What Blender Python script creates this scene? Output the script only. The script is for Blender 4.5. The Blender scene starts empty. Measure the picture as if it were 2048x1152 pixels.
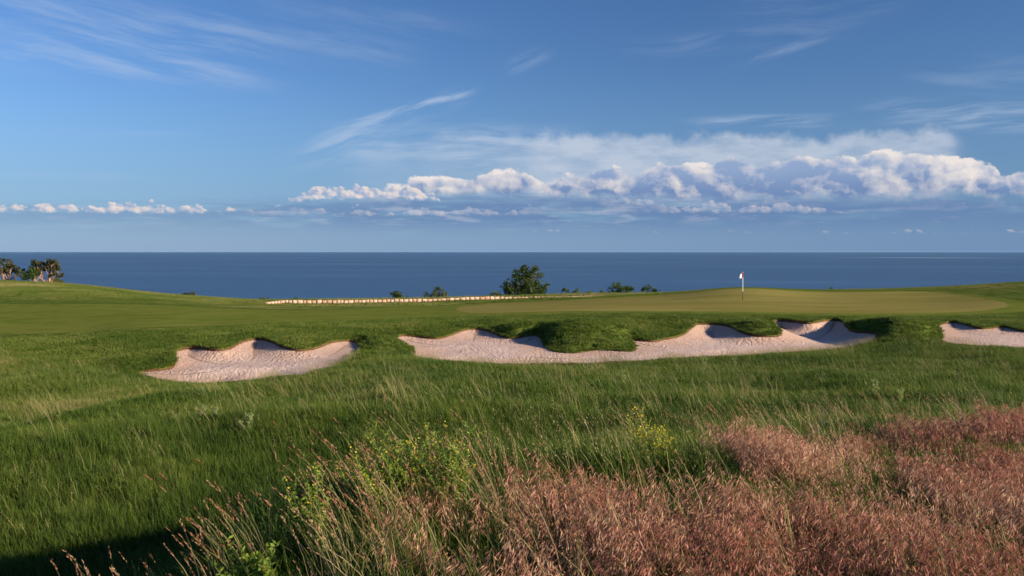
import bpy, math, random
import numpy as np
from mathutils import Vector, Matrix

# ---------------------------------------------------------------- camera
F, CX, YH = 1707.0, 1024.0, 502.5          # focal length / centre / horizon row in photo pixels (2048 wide)
CZ = 1.80                                  # eye height above the near ground
SC = bpy.context.scene
COL = SC.collection
cam_d = bpy.data.cameras.new('camera'); cam = bpy.data.objects.new('camera', cam_d); COL.objects.link(cam)
cam_d.sensor_width = 36.0; cam_d.lens = 36.0 * F / 2048.0
cam_d.shift_y = -(576 - YH) / 2048.0
cam_d.clip_start = 0.05; cam_d.clip_end = 300000
cam.location = (0, 0, CZ); cam.rotation_euler = (math.radians(90), 0, 0)
SC.camera = cam
SC.view_settings.view_transform = 'Standard'; SC.view_settings.look = 'None'
EXPOSURE = 0.85
SC.view_settings.exposure = EXPOSURE; SC.view_settings.gamma = 1.0
SC.view_settings.use_curve_mapping = False
SC.cycles.use_denoising = True
SC.cycles.use_adaptive_sampling = True; SC.cycles.adaptive_threshold = 0.02; SC.cycles.adaptive_min_samples = 8
SC.cycles.max_bounces = 6; SC.cycles.diffuse_bounces = 3; SC.cycles.glossy_bounces = 2
SC.cycles.transmission_bounces = 4; SC.cycles.transparent_max_bounces = 4
SC.cycles.sample_clamp_indirect = 4.0

# ---------------------------------------------------------------- sun
SUN_EL, SUN_AZ = 17.0, 116.0               # degrees; azimuth clockwise from the view direction (+Y)
sl = bpy.data.lights.new('sun', 'SUN'); so = bpy.data.objects.new('sun', sl); COL.objects.link(so)
sl.energy = 5.0; sl.angle = math.radians(0.55); sl.color = (1.0, 0.83, 0.62)
_e, _a = math.radians(SUN_EL), math.radians(SUN_AZ)
SUN_DIR = Vector((math.cos(_e) * math.sin(_a), math.cos(_e) * math.cos(_a), math.sin(_e)))
so.rotation_euler = SUN_DIR.to_track_quat('Z', 'Y').to_euler()
so.location = (60, -30, 40)

# ---------------------------------------------------------------- node expression helper
class S:
    nt = None
    def __init__(s, sock): s.s = sock
    def __add__(a, b): return mth('ADD', a, b)
    __radd__ = __add__
    def __sub__(a, b): return mth('SUBTRACT', a, b)
    def __rsub__(a, b): return mth('SUBTRACT', b, a)
    def __mul__(a, b): return mth('MULTIPLY', a, b)
    __rmul__ = __mul__
    def __truediv__(a, b): return mth('DIVIDE', a, b)
    def __rtruediv__(a, b): return mth('DIVIDE', b, a)
    def __neg__(a): return mth('MULTIPLY', a, -1.0)
def put(node, i, v):
    if isinstance(v, S): S.nt.links.new(v.s, node.inputs[i])
    else:
        k = node.inputs[i]
        try: k.default_value = v
        except Exception: k.default_value = (*v, 1.0)
def nd(kind, **kw):
    n = S.nt.nodes.new(kind)
    for k, v in kw.items(): setattr(n, k, v)
    return n
def mth(op, a, b=None, c=None):
    n = nd('ShaderNodeMath', operation=op); put(n, 0, a)
    if b is not None: put(n, 1, b)
    if c is not None: put(n, 2, c)
    return S(n.outputs[0])
def clamp01(a):
    n = nd('ShaderNodeClamp'); put(n, 0, a); return S(n.outputs[0])
def mn(a, b): return mth('MINIMUM', a, b)
def mx(a, b): return mth('MAXIMUM', a, b)
def sstep(lo, hi, x):
    n = nd('ShaderNodeMapRange', interpolation_type='SMOOTHSTEP'); put(n, 0, x); put(n, 1, lo); put(n, 2, hi); put(n, 3, 0.0); put(n, 4, 1.0)
    return S(n.outputs[0])
def lstep(lo, hi, x, a=0.0, b=1.0):
    n = nd('ShaderNodeMapRange'); put(n, 0, x); put(n, 1, lo); put(n, 2, hi); put(n, 3, a); put(n, 4, b)
    return S(n.outputs[0])
def vec(x, y, z=0.0):
    n = nd('ShaderNodeCombineXYZ'); put(n, 0, x); put(n, 1, y); put(n, 2, z); return S(n.outputs[0])
def vmth(op, a, b):
    n = nd('ShaderNodeVectorMath', operation=op); put(n, 0, a); put(n, 1, b); return S(n.outputs[0])
def noise(v, scale, detail=4.0, rough=0.5, dist=0.0, lac=2.0, col=False, flat=False):
    n = nd('ShaderNodeTexNoise', noise_dimensions='2D' if flat else '3D'); put(n, 'Vector', v); put(n, 'Scale', scale); put(n, 'Detail', detail)
    put(n, 'Roughness', rough); put(n, 'Distortion', dist); put(n, 'Lacunarity', lac)
    return S(n.outputs['Color' if col else 'Fac'])
def voro(v, scale, detail=0.0, rough=0.5, feature='F1', smooth=0.5, rnd=1.0):
    n = nd('ShaderNodeTexVoronoi', feature=feature, voronoi_dimensions='2D'); put(n, 'Vector', v); put(n, 'Scale', scale)
    put(n, 'Detail', detail); put(n, 'Roughness', rough); put(n, 'Randomness', rnd)
    if feature == 'SMOOTH_F1': put(n, 'Smoothness', smooth)
    return S(n.outputs['Distance'])
def mixc(f, a, b):
    n = nd('ShaderNodeMix', data_type='RGBA'); put(n, 0, f); put(n, 6, a); put(n, 7, b); return S(n.outputs[2])
def mixf(f, a, b):
    return a + (b - a) * f if isinstance(a, S) or isinstance(b, S) else mth('MULTIPLY_ADD', f, b - a, a)
def attr(name, kind='GEOMETRY'):
    n = nd('ShaderNodeAttribute', attribute_type=kind, attribute_name=name); return S(n.outputs['Fac'])
def fcurve(x, pts):
    n = nd('ShaderNodeFloatCurve'); put(n, 1, x)
    c = n.mapping.curves[0]
    while len(c.points) > 2: c.points.remove(c.points[-1])
    pts = sorted(pts)
    c.points[0].location = pts[0]; c.points[1].location = pts[-1]
    for p in pts[1:-1]: c.points.new(*p)
    for p in c.points: p.handle_type = 'AUTO_CLAMPED'
    n.mapping.use_clip = False
    n.mapping.update()
    return S(n.outputs[0])

# ---------------------------------------------------------------- world: sky and clouds
def az_el(px, py):
    az = math.atan((px - CX) / F)
    return math.degrees(az), math.degrees(math.atan((YH - py) / F * math.cos(az)))
world = bpy.data.worlds.new('World'); SC.world = world; world.use_nodes = True
SKY_STRENGTH = 0.060
def build_world():
    S.nt = world.node_tree; S.nt.nodes.clear()
    sky = nd('ShaderNodeTexSky', sky_type='NISHITA')
    sky.sun_disc = False; sky.sun_elevation = _e; sky.sun_rotation = _a
    sky.altitude = 90.0; sky.air_density = 1.0; sky.dust_density = 0.35; sky.ozone_density = 2.4
    g = nd('ShaderNodeTexCoord'); sx = nd('ShaderNodeSeparateXYZ'); S.nt.links.new(g.outputs['Generated'], sx.inputs[0])
    dx, dy, dz = (S(sx.outputs[i]) for i in range(3))
    RD = 57.29578
    u0 = mth('ARCTAN2', dx, dy) * RD
    v = mth('ARCSINE', dz) * RD
    u = mth('PINGPONG', u0 + 36.0, 72.0) - 36.0        # beyond the view the same sky goes on, mirrored
    P = vec(u, v)
    def U(px): return az_el(px, 400)[0]
    def prof(pts, lo=-36.0, hi=36.0, vmax=20.0):        # an elevation profile along the azimuth
        q = [((U(px) - lo) / (hi - lo), az_el(px, py)[1] / vmax) for px, py in pts]
        return fcurve((u - lo) * (1.0 / (hi - lo)), q) * vmax
    def amp(pts, lo=-36.0, hi=36.0):
        q = [((U(px) - lo) / (hi - lo), a) for px, a in pts]
        return fcurve((u - lo) * (1.0 / (hi - lo)), q)

    def n2(x, y, seed, scale, detail, rough=0.55): return noise(vec(x + seed * 7.31, y - seed * 3.7), scale, detail, rough, flat=True)
    # fibrous high cloud: strokes (a -> b, half width, strength), broken by streak noise that runs along them
    warp = n2(u, v, 3.0, 0.16, 1.0) - 0.5
    def streak(ang, scale, squash, seed, lo, hi, wp=0.9):
        ca, sa = math.cos(math.radians(ang)), math.sin(math.radians(ang))
        a_ = u * ca + v * sa; b_ = v * ca - u * sa + warp * wp
        return sstep(lo, hi, n2(a_ * squash, b_, seed, scale, 4.0, 0.62))
    sA = streak(-9, 1.0, 0.10, 3.1, 0.30, 0.78)
    sB = streak(19, 1.3, 0.13, 7.7, 0.34, 0.72)
    sC = streak(2, 1.2, 0.10, 12.3, 0.34, 0.72)
    def stroke(x0, y0, x1, y1, w, s, tex, taper=0.35):
        (au, av), (bu, bv) = az_el(x0, y0), az_el(x1, y1)
        L = math.hypot(bu - au, bv - av); ex, ey = (bu - au) / L, (bv - av) / L
        t = ((u - au) * ex + (v - av) * ey) * (1 / L)
        d = mth('ABSOLUTE', (v - av) * ex - (u - au) * ey)
        m = sstep(w / 28.0, 0.0, d) * sstep(0.0, taper, t) * sstep(1.0, 1.0 - taper, t)
        return m * tex * s
    ci = None
    for a in [(-250, -20, 640, 130, 70, .55, sA), (-200, 85, 620, 165, 42, .60, sA), (240, 10, 900, 120, 48, .42, sA),
              (430, -30, 1000, 70, 40, .30, sA), (-200, 20, 500, 60, 90, .30, sA),
              (590, 300, 965, 178, 26, .95, sB, .25), (640, 262, 985, 172, 12, .8, sB, .3), (540, 335, 820, 262, 34, .40, sB),
              (600, 292, 1110, 288, 60, .75, sC, .3), (830, 300, 1200, 285, 50, .75, sC, .3),
              (1000, 145, 1120, 88, 26, .40, sB), (1190, 100, 1800, 40, 30, .24, sC), (1420, 145, 1730, 48, 13, .42, sB), (1400, 30, 1900, -20, 40, .20, sC),
              (1770, 150, 2250, 190, 26, .40, sA), (1690, 222, 2200, 226, 32, .95, sC), (1330, 246, 1720, 236, 16, .85, sC), (1450, 236, 1730, 250, 14, .7, sC),
              (1800, 245, 2200, 250, 22, .7, sC), (1900, 130, 2200, 145, 30, .30, sC), (0, 268, 420, 262, 12, .30, sC), (-100, 350, 380, 352, 14, .25, sC)]:
        k = stroke(*a)
        ci = k if ci is None else ci + k
    ci = clamp01(ci)
    # pale layer cloud behind the cumulus bank
    wv = n2(u, v, 1.0, 0.5, 3.0, 0.6)
    veil_top = prof([(0, 480), (560, 330), (700, 300), (900, 262), (1080, 268), (1200, 262), (1330, 272), (1450, 262), (1600, 270), (1750, 262), (1880, 254), (1960, 300), (2048, 320)])
    veil_amp = amp([(0, 0.0), (600, 0.0), (760, .18), (1040, .42), (1120, .9), (1500, .85), (1800, .85), (1895, .75), (1935, .05), (2048, .0)])
    veil = sstep(-0.2, 0.7, (veil_top - v) + (wv - 0.5) * 1.6) * sstep(2.2, 4.6, v) * veil_amp * lstep(0.3, 0.62, n2(u * 0.3, v, 4.0, 1.0, 3.0, 0.6), .55, 1.0)

    # cumulus: a billow field, lit from the upper right
    def billow(x, y, det=2.0, sc=0.62):
        b1 = voro(vec(x, y), sc, det, 0.5)
        return 1.0 - b1
    wA = n2(u, v, 9.0, 0.9, 3.0) - 0.5; wB = n2(u, v, 13.0, 2.3, 3.0, 0.6) - 0.5
    ax, ay = u + wA * 1.0 + wB * 0.55, v * 1.45 + wA * 0.5 - wB * 0.6
    nB = n2(ax, ay, 2.0, 1.6, 3.0, 0.6) * 0.36 + 0.02
    B0 = billow(ax, ay, 3.0, 0.40) * 0.78 + nB; B1 = billow(ax + 0.42, ay + 0.36, 3.0, 0.40) * 0.78 + nB
    rel = (B0 - B1)
    bx, by = u * 1.9 + wA * 0.8 + wB * 0.7 + 40.0, v * 2.6 - wB * 0.7 + 9.0
    C0 = billow(bx, by) * 0.72 + nB; C1 = billow(bx + 0.32, by + 0.28, 1.0) * 0.72 + nB
    relc = (C0 - C1)
    # main bank
    T = prof([(-300, 460), (560, 420), (620, 405), (700, 385), (790, 358), (830, 345), (900, 342), (1000, 334), (1040, 328), (1090, 350), (1160, 336), (1200, 325), (1260, 335), (1340, 312),
              (1400, 315), (1450, 308), (1540, 318), (1620, 303), (1700, 306), (1780, 293), (1860, 296), (1930, 302), (1985, 312), (2010, 338), (2048, 328), (2300, 320)])
    Bs = prof([(-300, 462), (560, 425), (700, 405), (900, 388), (1000, 386), (1200, 392), (1400, 398), (1600, 396), (1800, 390), (1950, 388), (2048, 392), (2300, 390)])
    thick = mx(T - Bs, 0.3)
    hgt = (v - Bs) / thick
    dA = sstep(0.0, 0.26, (T - v) * 1.1 + (B0 - 0.72) * 0.9) * sstep(-0.35, 0.45, (v - Bs) + (wv - 0.5) * 1.4) * amp([(0, 0), (640, 0.0), (760, .35), (830, 1), (2048, 1)])
    right = amp([(0, .45), (900, .45), (1050, .32), (1250, .12), (1350, .20), (1450, .0), (1640, -.04), (1760, .22), (1880, .42), (1980, .45), (2010, .05), (2048, .1)])
    lowf = n2(u, v * 1.5, 31.0, 0.35, 2.0) - 0.5
    litA = clamp01(0.02 + right + rel * 1.25 + sstep(0.45, 1.05, hgt) * 0.36 + lowf * 1.5 + sstep(0.55, 0.05, (T - v) + (B0 - 0.72) * 0.7) * 0.35)
    # small cumulus row, the cluster left of the bank, and scraps under it
    def row(tp, bp, am, gap, seed):
        T_, B_ = prof(tp), prof(bp)
        gp = n2(u, v * 0.5, seed, 0.55, 1.0)
        d = sstep(0.0, 0.16, (T_ - v) * 1.5 + (C0 - 0.80) * 0.9 + (gp - gap) * 1.6) * sstep(-0.12, 0.14, (v - B_) + (C0 - 0.8) * .3) * amp(am)
        return clamp01(d)
    r1 = row([(-300, 402), (60, 402), (300, 402), (500, 412), (640, 368), (700, 362), (800, 370), (860, 378), (900, 400), (1300, 392), (1650, 396), (2048, 402)],
             [(-300, 421), (500, 424), (640, 400), (800, 400), (860, 404), (1300, 412), (2048, 420)],
             [(0, 1), (480, .9), (560, .3), (640, 1), (850, 1), (930, .1), (1150, .0), (1280, .35), (1400, .0), (1500, .15), (1650, .0), (2048, .1)], 0.50, 44.0)
    r2 = row([(-300, 416), (600, 414), (900, 412), (1250, 404), (1650, 402), (1760, 430), (2048, 452)], [(-300, 425), (600, 431), (1000, 433), (1250, 428), (1700, 428), (2048, 466)],
             [(0, .25), (560, .3), (640, .6), (900, .75), (1040, .5), (1150, .15), (1280, .2), (1420, .75), (1640, .7), (1740, .2), (1850, .5), (2048, .7)], 0.54, 61.0)
    r3 = row([(-300, 458), (800, 456), (1200, 455), (2048, 452)], [(-300, 463), (800, 463), (2048, 467)], [(0, .25), (600, .3), (1200, .8), (1500, .6), (2048, .8)], 0.66, 77.0)
    litC = clamp01(0.55 + relc * 1.6)
    # flat blue-grey bands below the bank
    bn = n2(u * 0.10, v, 5.0, 1.5, 3.0)
    bn2 = n2(u * 0.22, v * 1.6, 15.0, 1.2, 4.0, 0.6)
    bt = prof([(-300, 400), (300, 395), (600, 388), (850, 380), (1200, 380), (1500, 385), (2048, 385)])
    band = sstep(0.26, 0.55, bn) * sstep(0.0, 0.9, bt - v + (bn2 - 0.5) * 1.2) * sstep(0.6, 2.4, v) * amp([(-300, .45), (300, .45), (600, .65), (900, .85), (1300, .95), (2048, .95)])
    bandlit = sstep(0.52, 0.70, bn2) * sstep(0.3, 1.4, bt - v) * sstep(1.3, 2.4, v) * amp([(-300, .5), (500, .55), (700, .8), (1200, .6), (2048, .35)])

    k = 1.0 / SKY_STRENGTH / 2 ** EXPOSURE
    def c(r, g_, b): return tuple(((x / 255.0 + 0.055) / 1.055) ** 2.4 * k for x in (r, g_, b)) + (1.0,)
    skyc = S(sky.outputs[0])
    hs = nd('ShaderNodeHueSaturation'); put(hs, 'Saturation', 1.12); put(hs, 'Value', 1.0); S.nt.links.new(skyc.s, hs.inputs['Color'])
    # skylight seen through the photographer's polariser: deepest at right angles to the sun
    cg = dx * SUN_DIR.x + dy * SUN_DIR.y + dz * SUN_DIR.z
    pol = 1.0 - (1.0 - cg * cg) * 0.24
    tint = nd('ShaderNodeVectorMath', operation='SCALE'); S.nt.links.new(S(hs.outputs[0]).s, tint.inputs[0]); S.nt.links.new(pol.s, tint.inputs['Scale'])
    colr = vmth('MULTIPLY', S(tint.outputs[0]), (0.80, 0.98, 1.34))
    colr = mixc(sstep(12.0, 0.5, v) * 0.72, colr, mixc(lstep(-31, 31, u), c(122, 162, 206), c(96, 138, 188)))   # paler air low down
    colr = mixc(ci * 0.50, colr, c(190, 206, 228))
    colr = mixc(veil * 0.80, colr, c(206, 213, 226))
    colr = mixc(band * 0.95, colr, c(104, 134, 178))
    colr = mixc(bandlit * 0.62, colr, c(190, 196, 214))
    shA = mixc(sstep(0.0, 0.8, hgt), c(112, 140, 184), c(146, 168, 204))
    colr = mixc(dA, colr, mixc(litA, shA, c(236, 228, 224)))
    colC = mixc(litC, c(156, 175, 207), c(238, 224, 216))
    colr = mixc(r1 * 0.95, colr, colC)
    colr = mixc(r2 * 0.55, colr, colC)
    colr = mixc(r3 * 0.55, colr, colC)
    # sea haze at the foot of the sky
    colr = mixc(sstep(2.6, 0.0, v) * 0.60, colr, mixc(lstep(-31, 31, u), c(152, 178, 208), c(116, 147, 184)))
    bg = nd('ShaderNodeBackground'); put(bg, 0, colr); put(bg, 1, SKY_STRENGTH)
    out = nd('ShaderNodeOutputWorld'); S.nt.links.new(bg.outputs[0], out.inputs[0])
build_world()
world.cycles.sampling_method = 'NONE'
# ---------------------------------------------------------------- helpers
RS = np.random.default_rng(11); random.seed(5)
def tag(o, label=None, cat=None, group=None, kind=None):
    if label: o['label'] = label
    if cat: o['category'] = cat
    if group: o['group'] = group
    if kind: o['kind'] = kind
    return o
def mesh_obj(name, V, Fc, mat=None, parent=None, smooth=True, link=True):
    me = bpy.data.meshes.new(name); V = np.asarray(V, dtype=np.float32)
    me.from_pydata(V.tolist(), [], Fc if isinstance(Fc, list) else Fc.tolist()); me.update()
    if smooth: me.polygons.foreach_set('use_smooth', np.ones(len(me.polygons), dtype=bool))
    o = bpy.data.objects.new(name, me)
    if link: COL.objects.link(o)
    for m in (mat if isinstance(mat, (list, tuple)) else [mat]):
        if m: me.materials.append(m)
    if parent: o.parent = parent
    return o
def quads_obj(name, V, Q, mat, attrs=None, smooth=True, parent=None):
    me = bpy.data.meshes.new(name); n, m = len(V), len(Q)
    me.vertices.add(n); me.vertices.foreach_set('co', np.asarray(V, np.float32).ravel())
    me.loops.add(4 * m); me.loops.foreach_set('vertex_index', np.asarray(Q, np.int32).ravel())
    me.polygons.add(m); me.polygons.foreach_set('loop_start', np.arange(0, 4 * m, 4, dtype=np.int32))
    me.update(calc_edges=True); me.validate()
    if smooth: me.polygons.foreach_set('use_smooth', np.ones(len(me.polygons), dtype=bool))
    for k, a in (attrs or {}).items():
        at = me.attributes.new(k, 'FLOAT', 'POINT'); at.data.foreach_set('value', np.asarray(a, np.float32))
    me.materials.append(mat)
    o = bpy.data.objects.new(name, me); COL.objects.link(o)
    if parent: o.parent = parent
    return o
def hash2(ix, iy, seed):
    h = (ix.astype(np.int64) * 374761393 + iy.astype(np.int64) * 668265263 + seed * 1442695041) & 0xffffffff
    h = ((h ^ (h >> 13)) * 1274126177) & 0xffffffff
    return ((h ^ (h >> 16)) & 0xffff) / 65535.0
def vnoise(x, y, seed=0):
    ix, iy = np.floor(x), np.floor(y); fx, fy = x - ix, y - iy
    fx = fx * fx * fx * (fx * (fx * 6 - 15) + 10); fy = fy * fy * fy * (fy * (fy * 6 - 15) + 10)
    a, b = hash2(ix, iy, seed), hash2(ix + 1, iy, seed); c, d = hash2(ix, iy + 1, seed), hash2(ix + 1, iy + 1, seed)
    return (a * (1 - fx) + b * fx) * (1 - fy) + (c * (1 - fx) + d * fx) * fy
def fbm(x, y, seed=0, oct=4):
    s, a, t = 0, 0.5, 0
    for i in range(oct):
        s = s + a * vnoise(x * 2 ** i + 17.3 * i, y * 2 ** i - 9.1 * i, seed + i); t += a; a *= 0.5
    return s / t
def sm(a, b, x):
    t = np.clip((x - a) / (b - a), 0, 1); return t * t * (3 - 2 * t)
def pchip(x, y, q):                                     # monotone cubic
    x, y, q = map(np.asarray, (x, y, q)); x = x.astype(float); y = y.astype(float)
    h = np.diff(x); d = np.diff(y) / h; m = np.zeros_like(y)
    same = d[:-1] * d[1:] > 0
    w1, w2 = 2 * h[1:] + h[:-1], h[1:] + 2 * h[:-1]
    with np.errstate(all='ignore'):
        m[1:-1] = np.where(same, (w1 + w2) / (w1 / d[:-1] + w2 / d[1:]), 0)
    m[0], m[-1] = d[0], d[-1]
    i = np.clip(np.searchsorted(x, q) - 1, 0, len(x) - 2); t = np.clip((q - x[i]) / h[i], 0, 1)
    return ((1 + 2 * t) * (1 - t) ** 2) * y[i] + t * (1 - t) ** 2 * h[i] * m[i] + t * t * (3 - 2 * t) * y[i + 1] + t * t * (t - 1) * h[i] * m[i + 1]

# ---------------------------------------------------------------- terrain heights
# per bearing (photo column): ground rows seen at given distances Y (m); a row + a distance = a height
PROF = {
 -500: [(6.5, 1160), (8, 1085), (9.8, 1000), (12.5, 925), (15, 875), (19, 860), (24, 815), (29, 765), (35, 722), (40, 695), (55, 645), (85, 600), (110, 578), (150, 552)],
 0:    [(6.5, 1152), (7.8, 1085), (9.5, 1003), (12.2, 922), (15, 870), (19, 858), (24, 812), (29, 762), (35, 720), (40, 693), (55, 643), (85, 602), (110, 581), (150, 560)],
 150:  [(6.3, 1152), (7.8, 1066), (9.8, 975), (13, 894), (17, 840), (21, 829), (26, 785), (31, 748), (36, 712), (42, 680), (56, 636), (82, 606), (105, 588), (146, 569)],
 300:  [(6.2, 1152), (7.8, 1050), (10.2, 950), (14, 872), (19, 808), (23, 802), (27, 780), (31, 760), (36, 703), (43, 662), (57, 631), (80, 611), (100, 600), (140, 586)],
 430:  [(5.8, 1152), (7.4, 1050), (10, 948), (14, 864), (20, 790), (25, 783), (31, 764), (36.5, 698), (43, 664), (58, 631), (84, 612), (104, 605), (140, 596)],
 560:  [(5.3, 1152), (7.2, 1040), (9.6, 945), (14, 850), (19, 796), (23, 772), (27, 762), (31, 753), (38, 684), (44, 656), (60, 630), (88, 613), (103, 609), (106, 603.5), (122, 602)],
 700:  [(5.0, 1152), (6.5, 1050), (8.7, 955), (13, 860), (19, 792), (25, 752), (31, 733), (36.5, 706), (40, 681), (45, 656), (58, 631), (80, 616), (105, 608.5), (107.5, 602), (124, 600.5)],
 850:  [(4.8, 1152), (6.2, 1040), (8.3, 950), (11.5, 872), (16, 806), (21, 766), (29, 737), (38, 714), (44, 672), (48, 646), (56, 631), (80, 615), (107.5, 606), (110, 599.5), (126, 598.5)],
 1000: [(4.8, 1152), (6.9, 1004), (10, 900), (14.5, 830), (20, 780), (28, 745), (37.5, 720), (46, 660), (49.5, 640), (58, 623), (75, 612), (111, 600.5), (113.5, 595.5), (130, 594.5)],
 1180: [(4.7, 1152), (6.7, 1002), (8.6, 930), (12.5, 852), (18, 793), (26, 750), (36.5, 724), (39, 704), (43, 670), (47, 642), (54, 623), (74, 606), (99, 596), (115, 594.5), (117.5, 590), (132, 589)],
 1330: [(4.65, 1152), (6.4, 1005), (8.2, 930), (12.2, 856), (18, 797), (25.5, 757), (36, 720), (40, 692), (45, 660), (49, 634), (53, 623), (72, 601), (95, 588.5), (120, 587.5), (136, 588)],
 1480: [(4.6, 1152), (6.0, 1006), (7.2, 943), (9.5, 905), (12.5, 862), (18.5, 803), (25, 763), (34, 726), (39, 702), (45, 655), (51, 628), (56, 616), (68, 600), (82, 578.5), (88, 575), (110, 582), (140, 590)],
 1650: [(4.6, 1152), (6.0, 1010), (7.4, 940), (9.8, 900), (12.8, 860), (19, 800), (26, 758), (34, 722), (39.5, 696), (47, 640), (53, 626), (66, 605), (85, 587), (92, 582), (115, 585), (140, 592)],
 1850: [(4.6, 1152), (6.0, 1018), (7.8, 935), (10.2, 888), (13, 852), (19, 797), (26, 752), (34, 712), (38, 692), (44, 652), (52, 628), (64, 605), (78, 590), (96, 577.5), (115, 580), (140, 588)],
 2048: [(4.6, 1152), (6.2, 1018), (8.4, 905), (11, 876), (14, 845), (19, 800), (27, 750), (34, 710), (38, 689), (43, 657), (50, 631), (60, 600), (75, 580), (90, 566), (115, 572), (140, 582)],
 2500: [(4.6, 1160), (6.2, 1030), (8.6, 908), (11, 876), (14, 845), (19, 798), (27, 748), (34, 708), (38, 686), (43, 655), (50, 626), (60, 592), (75, 568), (90, 556), (115, 566), (140, 578)],
}
_cols = sorted(PROF)
_LY = np.linspace(math.log(3.0), math.log(150.0), 520)
_tab = []
for c_ in _cols:
    pts = PROF[c_]
    ys = np.log([p[0] for p in pts]); zs = [CZ - (p[1] - YH) / F * p[0] for p in pts]
    ys = np.concatenate([[math.log(2.5)], ys]); zs = [zs[0] + 0.02] + zs
    if pts[-1][0] < 150: ys = np.append(ys, math.log(152)); zs.append(zs[-1] - (152 - pts[-1][0]) * 0.06)
    _tab.append(pchip(ys, zs, _LY))
_tab = np.array(_tab)
_CXG = np.linspace(-500, 2500, 400)
TAB = np.stack([pchip(_cols, _tab[:, j], _CXG) for j in range(len(_LY))], 0)     # [Y, col]
for _ in range(3):                                       # soften the columns
    p_ = np.pad(TAB, ((0, 0), (3, 3)), mode='edge'); TAB = sum(p_[:, i:i + TAB.shape[1]] for i in range(7)) / 7.0
def base_z(x, y):
    x, y = np.asarray(x, float), np.asarray(y, float)
    yy = np.maximum(y, 3.0)
    c = np.clip((x / yy * F + CX + 500) / 3000 * 399, 0, 398.999)
    r = np.clip((np.log(yy) - _LY[0]) / (_LY[-1] - _LY[0]) * 519, 0, 518.999)
    ci, ri = c.astype(int), r.astype(int); fc, fr = c - ci, r - ri
    z = (TAB[ri, ci] * (1 - fc) + TAB[ri, ci + 1] * fc) * (1 - fr) + (TAB[ri + 1, ci] * (1 - fc) + TAB[ri + 1, ci + 1] * fc) * fr
    # the bank the camera stands on, its left side falling into a hollow
    crest = (x - (0.55 + (y - 8.7) * 0.72)) * -0.81       # metres left of the crest line
    z = z + 0.22 * np.exp(-(crest / 0.9) ** 2) * sm(9.5, 6.5, y) - 1.05 * sm(-0.3, 1.7, crest) * sm(14.5, 8.5, y)
    # the sea cliff behind
    edge = 152 + 6 * (fbm(x * 0.02, x * 0 + 3.3, 8) - 0.5)
    z = np.where(y > edge - 6, z - 0.5 * np.maximum(y - edge + 6, 0) ** 1.25, z)
    # small undulation of the meadow
    m = sm(46, 30, y)
    z = z + m * ((fbm(x * 0.55, y * 0.55, 3, 3) - 0.5) * 0.24 + (fbm(x * 0.20, y * 0.20, 5, 2) - 0.5) * 0.50)
    return z
def ray(px, py, lo=3.0, hi=140.0, n=1600):               # where the sight line meets the ground
    Y = np.exp(np.linspace(math.log(lo), math.log(hi), n)); X = (px - CX) / F * Y
    z = CZ - (py - YH) / F * Y; g = base_z(X, Y)
    k = np.nonzero(g >= z)[0]
    i = k[0] if len(k) else n - 1
    return float(X[i]), float(Y[i]), float(g[i])
def ray_poly(pts, lo=20.0, hi=140.0, sub=3):
    out = []
    P_ = np.array(pts, float)
    n = len(P_)
    for i in range(n):                                    # Catmull-Rom through the outline
        a, b, c, d = P_[i - 1], P_[i], P_[(i + 1) % n], P_[(i + 2) % n]
        for k in range(sub):
            t = k / sub
            q = 0.5 * ((2 * b) + (c - a) * t + (2 * a - 5 * b + 4 * c - d) * t * t + (3 * b - a - 3 * c + d) * t ** 3)
            out.append(ray(q[0], q[1], lo, hi)[:2])
    o = np.array(out)
    for _ in range(1): o = 0.25 * np.roll(o, 1, 0) + 0.5 * o + 0.25 * np.roll(o, -1, 0)
    return o
def sdist(x, y, poly):                                    # signed distance (negative inside) and the position along the outline
    x, y = np.asarray(x, float).ravel(), np.asarray(y, float).ravel()
    best = np.full(x.shape, 1e9); along = np.zeros(x.shape); ins = np.zeros(x.shape, bool); acc = 0.0
    n = len(poly)
    for i in range(n):
        ax, ay = poly[i]; bx, by = poly[(i + 1) % n]
        dx, dy = bx - ax, by - ay; L2 = dx * dx + dy * dy + 1e-12; L = math.sqrt(L2)
        t = np.clip(((x - ax) * dx + (y - ay) * dy) / L2, 0, 1)
        d = (x - ax - t * dx) ** 2 + (y - ay - t * dy) ** 2
        k = d < best; best = np.where(k, d, best); along = np.where(k, acc + t * L, along); acc += L
        cond = ((ay > y) != (by > y)) & (x < (bx - ax) * (y - ay) / (by - ay + 1e-12) + ax)
        ins ^= cond
    d = np.sqrt(best); return np.where(ins, -d, d), along

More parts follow.
